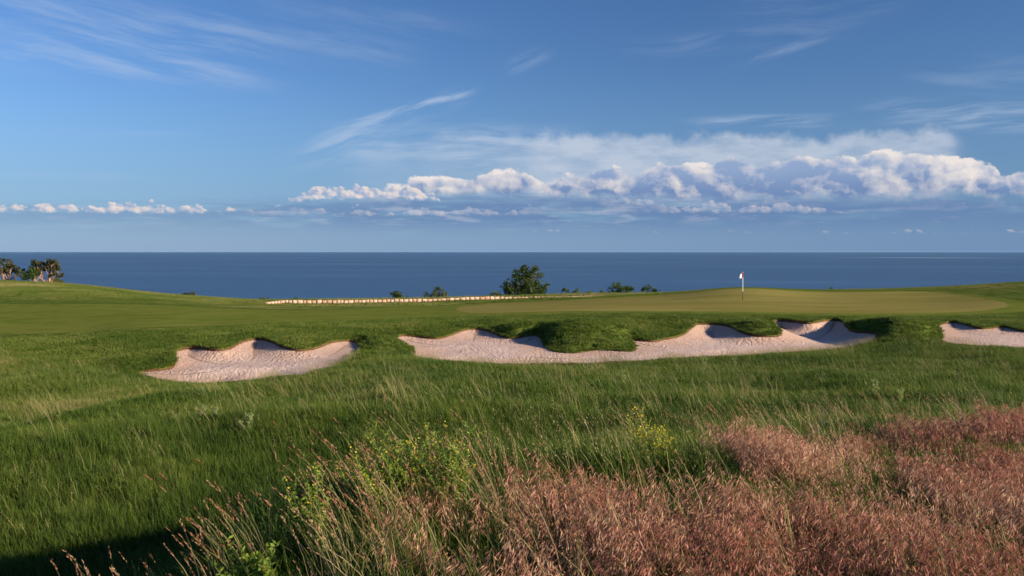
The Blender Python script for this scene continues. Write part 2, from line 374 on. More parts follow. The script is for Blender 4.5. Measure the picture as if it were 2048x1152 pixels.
BUNK = [
 [(270,743),(300,738),(335,735),(347,728),(353,718),(346,705),(352,698),(385,692),(420,696),(440,697),(460,693),(485,680),(510,675),(535,677),(560,688),(580,695),(605,698),(635,692),(660,682),(690,678),(712,681),(721,690),(716,704),(690,722),(660,738),(630,748),(590,755),(540,759),(480,762),(430,766),(385,767),(340,763),(300,754)],
 [(790,673),(806,668),(840,671),(872,675),(900,668),(925,658),(950,655),(975,658),(1000,669),(1020,674),(1045,671),(1068,667),(1080,671),(1086,682),(1092,693),(1110,702),(1150,705),(1190,699),(1230,700),(1262,702),(1271,694),(1266,684),(1254,675),(1280,678),(1310,680),(1325,676),(1350,672),(1370,664),(1385,650),(1400,645),(1440,646),(1465,652),(1482,662),(1510,669),(1540,670),(1560,668),(1563,660),(1553,652),(1541,642),(1556,638),(1590,641),(1620,644),(1640,640),(1665,637),(1685,640),(1697,655),(1712,661),(1740,662),(1757,668),(1745,684),(1700,694),(1640,702),(1560,708),(1450,714),(1350,719),(1250,724),(1150,727),(1060,728),(960,726),(880,721),(825,715),(830,703),(818,692),(800,682)],
 [(1874,655),(1880,646),(1905,641),(1925,645),(1945,651),(1965,655),(1990,652),(2010,651),(2030,656),(2050,660),(2120,668),(2160,678),(2120,702),(2048,698),(1990,694),(1930,690),(1890,686),(1882,677),(1886,668)],
]
BP = [ray_poly(b, 24, 60) for b in BUNK]
FLOOR = []
for b, p_ in zip(BUNK, BP):
    x, y = p_[:, 0], p_[:, 1]; z = base_z(x, y)
    low = z < np.percentile(z, 45)
    A = np.stack([x[low], np.ones(low.sum())], 1); co = np.linalg.lstsq(A, z[low], rcond=None)[0]
    FLOOR.append((co[0], co[1] - 0.06))
LIP = 0.10
def sand_z(i, x, y, sd):
    b = base_z(x, y); a0, a1 = FLOOR[i]; fl = np.minimum(a0 * x + a1, b - 0.03) + 0.05 * (fbm(x * .6, y * .6, 21, 3) - .5)
    d = np.clip(-sd, 0, 9); t = np.clip(d / 2.3, 0, 1); w = 1 - (1 - t) ** 2.2
    top = np.maximum(b - LIP, fl)
    return top * (1 - w) + fl * w
def bunker_sd(x, y):
    x = np.asarray(x, float).ravel(); y = np.asarray(y, float).ravel()
    S_ = np.full(x.shape, 30.0); I_ = np.full(x.shape, -1)
    near = (y > 22) & (y < 62)
    if near.any():
        xi, yi = x[near], y[near]; s_, k_ = S_[near], I_[near]
        for i, p_ in enumerate(BP):
            bb = (xi > p_[:, 0].min() - 3) & (xi < p_[:, 0].max() + 3) & (yi > p_[:, 1].min() - 3) & (yi < p_[:, 1].max() + 3)
            if not bb.any(): continue
            d, _ = sdist(xi[bb], yi[bb], p_)
            q = s_[bb]; kk = k_[bb]; m = d < q; q[m] = d[m]; kk[m] = i; s_[bb] = q; k_[bb] = kk
        S_[near], I_[near] = s_, k_
    return S_, I_
MOUNDS = [ray(a, b, 24, 60)[:2] + (h, r_) for a, b, h, r_ in [(1160, 672, .75, 2.6), (1785, 664, .65, 2.6), (752, 690, .40, 2.0), (1515, 655, .35, 1.5), (1040, 660, .35, 1.6), (590, 686, .2, 1.2)]]
def ground_z(x, y, sd=None, idx=None):
    x = np.asarray(x, float).ravel(); y = np.asarray(y, float).ravel()
    if sd is None: sd, idx = bunker_sd(x, y)
    z = base_z(x, y)
    for (mx_, my_, mh, mr) in MOUNDS:                       # swelling turf between the sand lobes
        g = np.exp(-((x - mx_) ** 2 + (y - my_) ** 2) / mr ** 2)
        z = z + mh * g * sm(0.0, 0.9, sd)
    # turf rolls up a little into the lip on the high side
    for i in range(3):
        m = (idx == i) & (sd < 0.0)
        if m.any():
            s_ = sand_z(i, x[m], y[m], sd[m]) - 0.28
            t = sm(0.0, -0.13, sd[m]); z[m] = z[m] * (1 - t) + np.minimum(z[m], s_) * t
        m = (idx == i) & (sd >= 0.0) & (sd < 1.2)
        if m.any():
            hi = np.clip((z[m] - (FLOOR[i][0] * x[m] + FLOOR[i][1])) / 0.5, 0, 1)
            z[m] += 0.035 * hi * np.exp(-((sd[m] - 0.18) / 0.30) ** 2)
    return z

# mown areas, outlined on the ground
GREEN = ray_poly([(905,618),(940,627),(1000,625),(1100,623),(1300,622),(1500,624),(1700,626),(1850,626),(1950,623),(2005,616),(2020,609),(1990,601),(1930,591),(1850,582.5),(1780,583.5),(1700,584.5),(1600,583),(1540,579),(1480,578),(1420,580.5),(1340,588.5),(1200,597.5),(1100,602),(1000,606.5),(940,610.5)], 40, 128, 2)
FAIR = ray_poly([(-420,672),(0,668),(200,662),(400,652),(600,644),(760,638),(880,631),(960,630),(1040,628.5),(1150,626),(1350,625),(1500,627.5),(1700,630.5),(1880,630.5),(1990,627),(2100,618),(2040,603),(1960,590),(1880,580.5),(1700,583),(1480,577),(1330,587.5),(1150,597.5),(980,605.5),(860,612),(700,619),(560,620),(450,617),(330,611),(200,608),(0,610),(-420,606)], 36, 128, 2)
# ---------------------------------------------------------------- materials of the setting
def new_mat(name):
    m = bpy.data.materials.new(name); m.use_nodes = True; S.nt = m.node_tree; S.nt.nodes.clear(); return m
def finish(shader, disp=None):
    o = nd('ShaderNodeOutputMaterial'); S.nt.links.new(shader.s, o.inputs['Surface'])
def principled(col, rough, spec=0.5, normal=None, **kw):
    n = nd('ShaderNodeBsdfPrincipled'); put(n, 'Base Color', col); put(n, 'Roughness', rough); put(n, 'Specular IOR Level', spec)
    if normal is not None: S.nt.links.new(normal.s, n.inputs['Normal'])
    for k, v in kw.items(): put(n, k.replace('_', ' '), v)
    return S(n.outputs[0])
def bump(h, dist, strength=1.0):
    n = nd('ShaderNodeBump'); put(n, 'Height', h); put(n, 'Distance', dist); put(n, 'Strength', strength); return S(n.outputs[0])
def pos():
    return S(nd('ShaderNodeNewGeometry').outputs['Position'])
def stretch(v, x, y, z=1.0): return vmth('MULTIPLY', v, (x, y, z))

def ground_material():
    m = new_mat('turf_and_soil')
    p = pos(); sg = attr('sd_green'); sf = attr('sd_fair'); sb = attr('sd_sand'); wild = attr('wild'); dry = attr('dry')
    wob = (noise(p, 1.3, 3.0, 0.5) - 0.5)
    nf = noise(p, 9.0, 6.0, 0.62); nm = noise(p, 0.6, 5.0, 0.55); nl = noise(stretch(p, 0.25, 0.9), 0.30, 4.0, 0.5)
    green = mixc(sstep(0.35, 0.66, nl), (0.205, 0.185, 0.046), (0.270, 0.232, 0.070))
    green = mixc(sstep(0.42, 0.62, noise(stretch(p, 0.12, 1.5), 0.5, 4.0, 0.6)) * 0.35, green, (0.290, 0.250, 0.090))
    green = mixc(sstep(0.4, 0.7, nf) * 0.25, green, (0.130, 0.140, 0.030))
    fair = mixc(sstep(0.35, 0.66, nm), (0.110, 0.150, 0.022), (0.165, 0.190, 0.036))
    fair = mixc(sstep(0.40, 0.62, noise(stretch(p, 0.05, 1.0), 0.45, 3.0, 0.5)) * 0.5, fair, (0.185, 0.200, 0.046))
    fair = mixc(sstep(0.45, 0.75, nf) * 0.30, fair, (0.070, 0.105, 0.014))
    rough_c = mixc(sstep(0.36, 0.66, nf), (0.052, 0.088, 0.012), (0.110, 0.150, 0.030))
    rough_c = mixc(sstep(0.45, 0.68, nm) * 0.5, rough_c, (0.150, 0.165, 0.045))
    meadow = mixc(sstep(0.35, 0.7, nf), (0.024, 0.034, 0.009), (0.070, 0.082, 0.024))
    meadow = mixc(dry * 0.9, meadow, mixc(nf, (0.11, 0.10, 0.045), (0.24, 0.20, 0.09)))
    c = mixc(wild, rough_c, meadow)
    c = mixc(sstep(0.30, -0.30, sf + wob * 0.5), c, fair)
    c = mixc(sstep(0.14, -0.14, sg + wob * 0.35), c, green)
    soil = mixc(nf, (0.075, 0.035, 0.020), (0.20, 0.105, 0.060))
    c = mixc(sstep(0.035, -0.02, sb + (noise(p, 6.0, 3.0, 0.6) - 0.5) * 0.12), c, soil)
    mown = sstep(0.3, -0.3, sf)
    hgt = nf * mixf(mown, 0.055, 0.010) + noise(p, 34.0, 3.0, 0.6) * mixf(mown, 0.03, 0.006)
    finish(principled(c, 0.9, 0.0, bump(hgt, 1.0, 1.0)))
    return m
def sand_material():
    m = new_mat('pink_sand')
    p = pos(); sd = attr('sd_sand'); al = attr('along')
    n1 = noise(p, 0.9, 5.0, 0.6); n2 = noise(p, 14.0, 5.0, 0.65); n3 = noise(stretch(p, 1.0, 0.45), 2.4, 5.0, 0.6)
    c = mixc(sstep(0.3, 0.7, n1), (0.63, 0.455, 0.375), (0.69, 0.525, 0.445))
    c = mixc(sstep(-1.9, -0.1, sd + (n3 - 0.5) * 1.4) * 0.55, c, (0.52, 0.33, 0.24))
    c = mixc(sstep(0.45, 0.75, n2) * 0.30, c, (0.42, 0.29, 0.23))
    c = mixc(sstep(0.58, 0.70, noise(p, 3.0, 6.0, 0.7)) * 0.25, c, (0.66, 0.54, 0.45))
    wv = nd('ShaderNodeMath', operation='SINE'); put(wv, 0, (al + sd * 0.25 + (n3 - 0.5) * 1.2) * 26.0)
    rake = S(wv.outputs[0])
    wv2 = nd('ShaderNodeMath', operation='SINE'); sxy = nd('ShaderNodeSeparateXYZ'); S.nt.links.new(p.s, sxy.inputs[0])
    put(wv2, 0, (S(sxy.outputs[0]) * 0.35 + S(sxy.outputs[1]) + (n1 - 0.5) * 3.0) * 15.0); rake2 = S(wv2.outputs[0])
    slope = sstep(-2.3, -1.3, sd)
    h = rake * slope * 0.020 + rake2 * (1.0 - slope) * 0.012 + n2 * 0.018 + n3 * 0.035
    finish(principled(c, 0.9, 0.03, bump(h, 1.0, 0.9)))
    return m
def sea_material():
    m = new_mat('sea_water')
    p = pos(); sxy = nd('ShaderNodeSeparateXYZ'); S.nt.links.new(p.s, sxy.inputs[0]); X, Y = S(sxy.outputs[0]), S(sxy.outputs[1])
    ly = mth('LOGARITHM', mx(Y, 10.0), 2.718)
    az = X / mx(Y, 10.0)
    q = vec(az * 6.0, ly * 9.0)
    pat = noise(q, 1.0, 5.0, 0.6); pat2 = noise(vec(X * 0.0004, Y * 0.0011), 1.0, 5.0, 0.55)
    fine = noise(stretch(p, 0.012, 0.035), 1.0, 6.0, 0.65)
    c = mixc(sstep(0.35, 0.65, pat2), (0.0140, 0.082, 0.190), (0.0210, 0.104, 0.232))
    c = mixc(sstep(0.40, 0.75, fine) * 0.35, c, (0.012, 0.056, 0.135))
    slick = sstep(0.52, 0.70, pat2)
    # a calmer, shinier lane of water far out to the right
    ex, ey = (X - 6000.0) / 1500.0, (Y - 12500.0) / 1500.0
    calm = sstep(1.0, 0.2, mth('SQRT', ex * ex + ey * ey) + (pat2 - 0.5) * 1.0)
    n = bump(fine, 0.6, 0.5)
    dif = nd('ShaderNodeBsdfDiffuse'); put(dif, 0, c)
    gl = nd('ShaderNodeBsdfGlossy'); put(gl, 0, (0.9, 0.94, 1.0, 1)); put(gl, 1, 0.42); S.nt.links.new(n.s, gl.inputs['Normal'])
    mixs = nd('ShaderNodeMixShader'); put(mixs, 0, 0.16 + slick * 0.05 + calm * 0.30)
    S.nt.links.new(dif.outputs[0], mixs.inputs[1]); S.nt.links.new(gl.outputs[0], mixs.inputs[2])
    finish(S(mixs.outputs[0]))
    return m
M_GROUND, M_SAND, M_SEA = ground_material(), sand_material(), sea_material()

# ---------------------------------------------------------------- ground sheet, mown areas, bunkers, sea
def wild_mask(x, y, sdb):                                 # 1 = tall meadow, 0 = kept turf
    px = x / np.maximum(y, 3) * F + CX
    lim = np.interp(px, [-500, 0, 250, 450, 700, 790, 1000, 1250, 1500, 1760, 1800, 1880, 2050, 2500], [35, 35, 31.5, 31, 35.5, 37.2, 37, 37, 37.5, 38, 38.5, 36.5, 36, 36])
    for p_ in BP:                                          # the meadow stops at the near edge of each bunker
        pp = p_[:, 0] / p_[:, 1] * F + CX; bins = np.linspace(pp.min(), pp.max(), 60)
        near = np.array([p_[np.abs(pp - b) < (bins[1] - bins[0]) * 1.2 + 8, 1].min() for b in bins])
        inside = (px > bins[0]) & (px < bins[-1]); lim = np.where(inside, np.interp(px, bins, near) + .3, lim)
    far = sm(100, 112, y + 12 * (fbm(x * .05, y * .05, 4) - .5)) * 0.8
    return np.clip(sm(lim + 0.9, lim - 0.7, y + (fbm(x * .7, y * .7, 2, 3) - .5) * 1.6) + far, 0, 1)
def dry_mask(x, y):
    px = x / np.maximum(y, 3) * F + CX
    yc = np.interp(px, [-500, 0, 150, 300, 450, 600], [18.5, 18.5, 20.5, 22.5, 24.5, 26]); a = np.interp(px, [-500, 100, 350, 600], [1, 1, .6, 0])
    d = a * np.exp(-((y - yc) / 1.6) ** 2)
    far = np.exp(-((y - 128) / 6.0) ** 2) * np.interp(px, [-500, 90, 140], [1, .8, 0])
    return np.clip(d + far * .8 + 0.35 * sm(.55, .75, fbm(x * .25, y * .25, 31, 3)), 0, 1)
def build_ground():
    oy = -8.0
    th = np.radians(np.linspace(-58, 58, 800))
    r = [5.0]
    while r[-1] < 270:
        q = r[-1]
        r.append(q + (q * 0.013 if q < 36 else 0.115 if q < 68 else 0.34 if q < 104 else 0.9 if q < 165 else 3.0))
    r = np.array(r)
    R, T = np.meshgrid(r, th, indexing='ij'); x = (R * np.sin(T)).ravel(); y = (R * np.cos(T) + oy).ravel()
    sd, idx = bunker_sd(x, y)
    z = ground_z(x, y, sd, idx)
    far = y > 30
    sg = np.full(x.shape, 30.0); sf = np.full(x.shape, 30.0)
    sg[far] = sdist(x[far], y[far], GREEN)[0]; sf[far] = sdist(x[far], y[far], FAIR)[0]
    # the cut edge of collar and fairway stands a little proud
    z += np.where((sf > 0) & (sf < 3) & (sd > .4), 0.03 * sm(0.0, 0.3, sf), 0)
    wl = wild_mask(x, y, sd); dr = dry_mask(x, y)
    ni, nj = R.shape
    i, j = np.meshgrid(np.arange(ni - 1), np.arange(nj - 1), indexing='ij'); a = (i * nj + j).ravel()
    Q = np.stack([a, a + 1, a + nj + 1, a + nj], 1)[:, ::-1]
    V = np.stack([x, y, z], 1)
    qg = sg[Q].mean(1) < 0; qf = (sf[Q].mean(1) < 0) & ~qg
    for name, sel in (('ground', ~qg & ~qf), ('fairway', qf), ('putting_green', qg)):
        q = Q[sel]; used = np.unique(q); mp = np.zeros(len(V), np.int64); mp[used] = np.arange(len(used))
        at = dict(sd_green=sg[used], sd_fair=sf[used], sd_sand=sd[used], wild=wl[used], dry=dr[used])
        tag(quads_obj(name, V[used], mp[q], M_GROUND, at), kind='structure')
build_ground()
def build_sand(i):
    p_ = BP[i]; st = 0.11
    xs = np.arange(p_[:, 0].min() - .3, p_[:, 0].max() + .3, st); ys = np.arange(p_[:, 1].min() - .3, p_[:, 1].max() + .3, st)
    Xg, Yg = np.meshgrid(xs, ys, indexing='xy'); x, y = Xg.ravel(), Yg.ravel()
    sd, al = sdist(x, y, p_); z = sand_z(i, x, y, sd)
    z = z - 0.5 * np.maximum(sd, 0)
    nj = len(xs); ii, jj = np.meshgrid(np.arange(len(ys) - 1), np.arange(nj - 1), indexing='ij'); a = (ii * nj + jj).ravel()
    Q = np.stack([a, a + 1, a + nj + 1, a + nj], 1)
    Q = Q[sd[Q].min(1) < 0.10]
    used = np.unique(Q); mp = np.zeros(len(x), np.int64); mp[used] = np.arange(len(used))
    o = quads_obj('sand_bunker', np.stack([x, y, z], 1)[used], mp[Q], M_SAND, dict(sd_sand=sd[used], along=al[used]))
    return o
for i, lb in enumerate(['pale pink sand bunker standing alone below the fairway, with two rounded lobes and a pointed tail', 'longest pale pink sand bunker, wrapping round grassy tongues below the flag', 'pale pink sand bunker below the round grassy hill beyond the green']):
    tag(build_sand(i), lb, kind='structure')
SEA = -92.0
sea = mesh_obj('sea', [(-140000, 120, SEA), (140000, 120, SEA), (140000, 95000, SEA), (-140000, 95000, SEA)], [(0, 1, 2, 3)], M_SEA)
tag(sea, kind='structure')

def build_haze():                                          # thin sea air between the shore and the horizon
    x, y0, y1, z0, z1 = 150000, -40, 95010, SEA - 1.0, 5.5
    o = mesh_obj('haze', [(-x, y0, z0), (x, y0, z0), (x, y1, z0), (-x, y1, z0), (-x, y0, z1), (x, y0, z1), (x, y1, z1), (-x, y1, z1)],
                 [(0, 3, 2, 1), (4, 5, 6, 7), (0, 1, 5, 4), (1, 2, 6, 5), (2, 3, 7, 6), (3, 0, 4, 7)], None, None, False)
    m = new_mat('sea_haze'); v = nd('ShaderNodeVolumePrincipled'); put(v, 'Color', (.32, .64, 1.0)); put(v, 'Density', HAZE); put(v, 'Anisotropy', 0.0)
    out = nd('ShaderNodeOutputMaterial'); S.nt.links.new(v.outputs[0], out.inputs['Volume']); o.data.materials.append(m)
    tag(o, 'thin pale sea haze lying over the water towards the horizon', 'haze', kind='stuff')
HAZE = 3.5e-6
build_haze()
# ---------------------------------------------------------------- vegetation materials
def leaf_material(name, stops, trans=0.35, rough=0.6, kind='INSTANCER', var=0.18, along=None, spec=0.25):
    """stops: colours from tint 0 to 1; small random variation from one plant to the next"""
    m = new_mat(name)
    t = attr('tint', kind)
    rnd = S(nd('ShaderNodeObjectInfo').outputs['Random'])
    isl = S(nd('ShaderNodeNewGeometry').outputs['Random Per Island'])
    t = t + (rnd - 0.5) * var + (isl - 0.5) * var * 1.6
    ramp = nd('ShaderNodeValToRGB'); put(ramp, 0, t); cr = ramp.color_ramp
    n = len(stops)
    while len(cr.elements) < n: cr.elements.new(0.5)
    for i, c in enumerate(stops):
        cr.elements[i].position = i / (n - 1); cr.elements[i].color = (*c, 1)
    c = S(ramp.outputs[0])
    pr = nd('ShaderNodeBsdfPrincipled'); put(pr, 'Base Color', c); put(pr, 'Roughness', rough); put(pr, 'Specular IOR Level', spec)
    tr = nd('ShaderNodeBsdfTranslucent'); put(tr, 0, c)
    mx_ = nd('ShaderNodeMixShader'); put(mx_, 0, trans)
    S.nt.links.new(pr.outputs[0], mx_.inputs[1]); S.nt.links.new(tr.outputs[0], mx_.inputs[2])
    finish(S(mx_.outputs[0]))
    return m
def plain_material(name, c1, c2, scale=6.0, rough=0.8, spec=0.3, bmp=0.0, obj_rnd=0.0, c3=None):
    m = new_mat(name)
    tc = S(nd('ShaderNodeTexCoord').outputs['Object'])
    n = noise(tc, scale, 5.0, 0.6)
    f = sstep(0.3, 0.7, n)
    if obj_rnd: 
        r = S(nd('ShaderNodeObjectInfo').outputs['Random']); f = clamp01(f * (1 - obj_rnd) + r * obj_rnd)
    c = mixc(f, c1, c2)
    if c3: c = mixc(sstep(0.55, 0.7, noise(tc, scale * 0.4, 3.0, 0.5)) * 0.7, c, c3)
    finish(principled(c, rough, spec, bump(n, bmp, 1.0) if bmp else None)); return m
G_STOPS = [(0.034, 0.070, 0.008), (0.066, 0.120, 0.014), (0.115, 0.170, 0.024), (0.190, 0.215, 0.048), (0.330, 0.285, 0.120)]
M_BLADE = leaf_material('meadow_grass_blade', G_STOPS, 0.38)
M_TURF = leaf_material('turf_blade', [(0.055, 0.095, 0.010), (0.090, 0.140, 0.016), (0.135, 0.180, 0.028), (0.190, 0.210, 0.050)], 0.35)
M_STALK = leaf_material('pale_seed_stalk', [(0.16, 0.19, 0.05), (0.30, 0.27, 0.11), (0.44, 0.34, 0.19)], 0.25)
M_SPIKE = leaf_material('reddish_seed_head', [(0.30, 0.105, 0.060), (0.40, 0.20, 0.11), (0.46, 0.30, 0.17)], 0.25, var=0.5)
M_BROME = leaf_material('pink_brome_spikelet', [(0.24, 0.075, 0.055), (0.40, 0.155, 0.110), (0.52, 0.26, 0.17), (0.58, 0.38, 0.25)], 0.35, var=0.45)
M_BSTEM = leaf_material('brome_stem', [(0.10, 0.13, 0.03), (0.22, 0.17, 0.07), (0.30, 0.15, 0.09)], 0.2, var=0.5)

# ---------------------------------------------------------------- tufts
class MB:
    def __init__(s): s.v = []; s.f = []; s.m = []
    def poly(s, pts, mi=0):
        b = len(s.v); s.v += [tuple(p) for p in pts]; s.f.append(tuple(range(b, b + len(pts)))); s.m.append(mi)
    def strip(s, L, R, tip, mi=0):
        b = len(s.v)
        for l, r in zip(L, R): s.v += [tuple(l), tuple(r)]
        n = len(L)
        for i in range(n - 1): s.f.append((b + 2 * i, b + 2 * i + 1, b + 2 * i + 3, b + 2 * i + 2)); s.m.append(mi)
        if tip is not None: s.v.append(tuple(tip)); s.f.append((b + 2 * n - 2, b + 2 * n - 1, b + 2 * n)); s.m.append(mi)
    def tube(s, P, Rd, mi=0, sides=5, cap=True):
        P = [Vector(p) for p in P]; b = len(s.v)
        for i, p in enumerate(P):
            t = (P[min(i + 1, len(P) - 1)] - P[max(i - 1, 0)]).normalized()
            a = t.orthogonal().normalized(); c = t.cross(a)
            for k in range(sides):
                g = 2 * math.pi * k / sides; s.v.append(tuple(p + (a * math.cos(g) + c * math.sin(g)) * Rd[i]))
        for i in range(len(P) - 1):
            for k in range(sides):
                k2 = (k + 1) % sides; s.f.append((b + i * sides + k, b + i * sides + k2, b + (i + 1) * sides + k2, b + (i + 1) * sides + k)); s.m.append(mi)
        if cap: s.f.append(tuple(b + (len(P) - 1) * sides + k for k in range(sides))); s.m.append(mi)
    def build(s, name, mats, parent=None, link=True, smooth=True):
        o = mesh_obj(name, s.v, s.f, mats, parent, smooth, link)
        o.data.polygons.foreach_set('material_index', np.array(s.m, np.int32)); return o
def blade(mb, rng, x, y, h, w, lean, seg=3, curl=1.0, mi=0, ang=None):
    a = rng.uniform(0, 6.283) if ang is None else ang
    d = Vector((math.cos(a), math.sin(a), 0)); s = Vector((-d.y, d.x, 0))
    l = Vector((lean[0], lean[1], 0)) + d * rng.uniform(0.10, 0.75) * curl
    L, R = [], []
    for i in range(seg):
        t = i / seg; p = Vector((x, y, 0)) + Vector((0, 0, h * t * (1 - 0.22 * t * l.length))) + l * h * t ** 1.8
        ww = w * (1 - 0.55 * t) * 0.5; L.append(p - s * ww); R.append(p + s * ww)
    tip = Vector((x, y, 0)) + Vector((0, 0, h * (1 - 0.22 * l.length))) + l * h
    mb.strip(L, R, tip, mi)
WIND = (-0.20, 0.05)
def make_tuft(name, mat, n, rad, h, w, seg, seed, lean=WIND, curl=1.0):
    rng = random.Random(seed); mb = MB()
    for _ in range(n):
        r = rad * math.sqrt(rng.random()); a = rng.uniform(0, 6.283); k = rng.uniform(0.45, 1.0)
        blade(mb, rng, r * math.cos(a), r * math.sin(a), h * k, w * rng.uniform(.7, 1.3), (lean[0] * rng.uniform(.3, 1.6), lean[1] + rng.uniform(-.15, .15)), seg, curl)
    return mb.build(name, [mat], link=False)
def spikelet(mb, p, d, ln, w, rng, mi):
    d = d.normalized(); s = d.orthogonal().normalized(); s = Matrix.Rotation(rng.uniform(0, 6.28), 3, d) @ s
    mb.poly([p, p + d * ln * .4 + s * w * .5, p + d * ln, p + d * ln * .4 - s * w * .5], mi)
def make_brome(seed):
    rng = random.Random(seed); mb = MB()
    for _ in range(9):
        r = 0.17 * math.sqrt(rng.random()); a = rng.uniform(0, 6.283); x, y = r * math.cos(a), r * math.sin(a)
        h = rng.uniform(.19, .36); ln = Vector((-.25 + rng.uniform(-.28, .28), rng.uniform(-.25, .25), 0))
        P = [Vector((x, y, 0)) + Vector((0, 0, h * t)) + ln * h * t ** 2 for t in (0, .35, .7, 1.0)]
        side = Vector((ln.y, -ln.x, 0.0)); side = (side if side.length > .01 else Vector((1, 0, 0))).normalized() * 0.0016
        mb.strip([p - side for p in P[:3]], [p + side for p in P[:3]], P[3], 1)
        dirn = (ln + Vector((rng.uniform(-.2, .2), rng.uniform(-.2, .2), 0))).normalized() if ln.length > .05 else Vector((-1, 0, 0))
        for k in range(17):                                # nodding one-sided panicle
            t = rng.uniform(.62, 1.0); p = Vector((x, y, 0)) + Vector((0, 0, h * t)) + ln * h * t * t
            out = dirn * rng.uniform(.1, 1.0) + Vector((rng.uniform(-.5, .5), rng.uniform(-.5, .5), rng.uniform(-.1, .35)))
            q = p + out * rng.uniform(.02, .055)
            dr = Vector((dirn.x * .5 + rng.uniform(-.35, .35), dirn.y * .5 + rng.uniform(-.35, .35), -rng.uniform(.25, 1.1)))
            spikelet(mb, q, dr, rng.uniform(.024, .044), rng.uniform(.0032, .0058), rng, 0)
    for _ in range(9): blade(mb, rng, rng.uniform(-.15, .15), rng.uniform(-.15, .15), rng.uniform(.12, .28), .005, WIND, 3, 1.2, 2)
    return mb.build('brome_clump', [M_BROME, M_BSTEM, M_BLADE], link=False)
def make_spike_grass(seed, n=4, h0=.42, h1=.80, head=.09, wide=.008, leaves=10, wisp=False):
    rng = random.Random(seed); mb = MB()
    for _ in range(n):
        r = (.34 if wisp else .12) * math.sqrt(rng.random()); a = rng.uniform(0, 6.283); x, y = r * math.cos(a), r * math.sin(a)
        h = rng.uniform(h0, h1); ln = Vector((-.34 + rng.uniform(-.22, .22), rng.uniform(-.16, .16), 0))
        def at(t): return Vector((x, y, 0)) + Vector((0, 0, h * t * (1 - .1 * t))) + ln * h * t ** 1.9
        P = [at(t) for t in (0, .25, .5, .75, 1.0)]; s = Vector((1, rng.uniform(-.6, .6), 0)).normalized() * 0.0017
        mb.strip([p - s for p in P[:4]], [p + s for p in P[:4]], P[4], 1)
        hd = head * rng.uniform(.7, 1.3) / h
        for k in range(16 if not wisp else 14):
            t = 1 - hd * rng.random(); p = at(t); ax = (at(min(t + .02, 1.02)) - at(t - .02)).normalized()
            o = Vector((rng.uniform(-1, 1), rng.uniform(-1, 1), rng.uniform(-.3, .3)))
            if wisp: spikelet(mb, p + o * wide * rng.uniform(.5, 2.2), ax + o * .5, rng.uniform(.012, .022), .005, rng, 0)
            else: spikelet(mb, p + o * wide * .35, ax + o * .30, rng.uniform(.012, .022), .0042, rng, 0)
    for _ in range(leaves): blade(mb, rng, rng.uniform(-.12, .12), rng.uniform(-.12, .12), rng.uniform(.25, .5), .006, WIND, 3, 1.0, 2)
    return mb.build('seed_grass', [M_STALK if wisp else M_SPIKE, M_STALK, M_BLADE], link=False)
def pool(name, objs):
    c = bpy.data.collections.new(name)
    for o in objs: c.objects.link(o)
    return c
C_NEAR = pool('near_tufts', [make_tuft('tuft', M_BLADE, 46, .17, .27, .0065, 3, 100 + i) for i in range(7)])
C_MID = pool('mid_tufts', [make_tuft('tuft', M_BLADE, 44, .27, .25, .012, 2, 200 + i) for i in range(6)])
C_TURF = pool('turf_tufts', [make_tuft('tuft', M_TURF, 40, .21, .13, .020, 2, 300 + i, (-.15, 0), 1.4) for i in range(5)])
C_BROME = pool('brome', [make_brome(400 + i) for i in range(7)])
C_SPIKE = pool('spike', [make_spike_grass(500 + i) for i in range(6)])
C_WISP = pool('wisp', [make_spike_grass(600 + i, 4, .34, .60, .14, .020, 3, True) for i in range(6)])

def scatter_tree():
    g = bpy.data.node_groups.new('scatter', 'GeometryNodeTree')
    g.interface.new_socket('Geometry', in_out='INPUT', socket_type='NodeSocketGeometry')
    g.interface.new_socket('Source', in_out='INPUT', socket_type='NodeSocketCollection')
    g.interface.new_socket('Geometry', in_out='OUTPUT', socket_type='NodeSocketGeometry')
    N = g.nodes; L = g.links
    i, o = N.new('NodeGroupInput'), N.new('NodeGroupOutput')
    ci = N.new('GeometryNodeCollectionInfo'); ci.inputs['Separate Children'].default_value = True; ci.inputs['Reset Children'].default_value = True
    ip = N.new('GeometryNodeInstanceOnPoints'); ip.inputs['Pick Instance'].default_value = True
    def na(nm, ty):
        n = N.new('GeometryNodeInputNamedAttribute'); n.data_type = ty; n.inputs[0].default_value = nm; return n.outputs[0]
    e = N.new('FunctionNodeEulerToRotation')
    L.new(i.outputs[0], ip.inputs['Points']); L.new(i.outputs[1], ci.inputs[0]); L.new(ci.outputs[0], ip.inputs['Instance'])
    L.new(na('pick', 'INT'), ip.inputs['Instance Index']); L.new(na('turn', 'FLOAT_VECTOR'), e.inputs[0]); L.new(e.outputs[0], ip.inputs['Rotation'])
    L.new(na('size', 'FLOAT_VECTOR'), ip.inputs['Scale']); L.new(ip.outputs[0], o.inputs[0])
    return g
GN = scatter_tree()
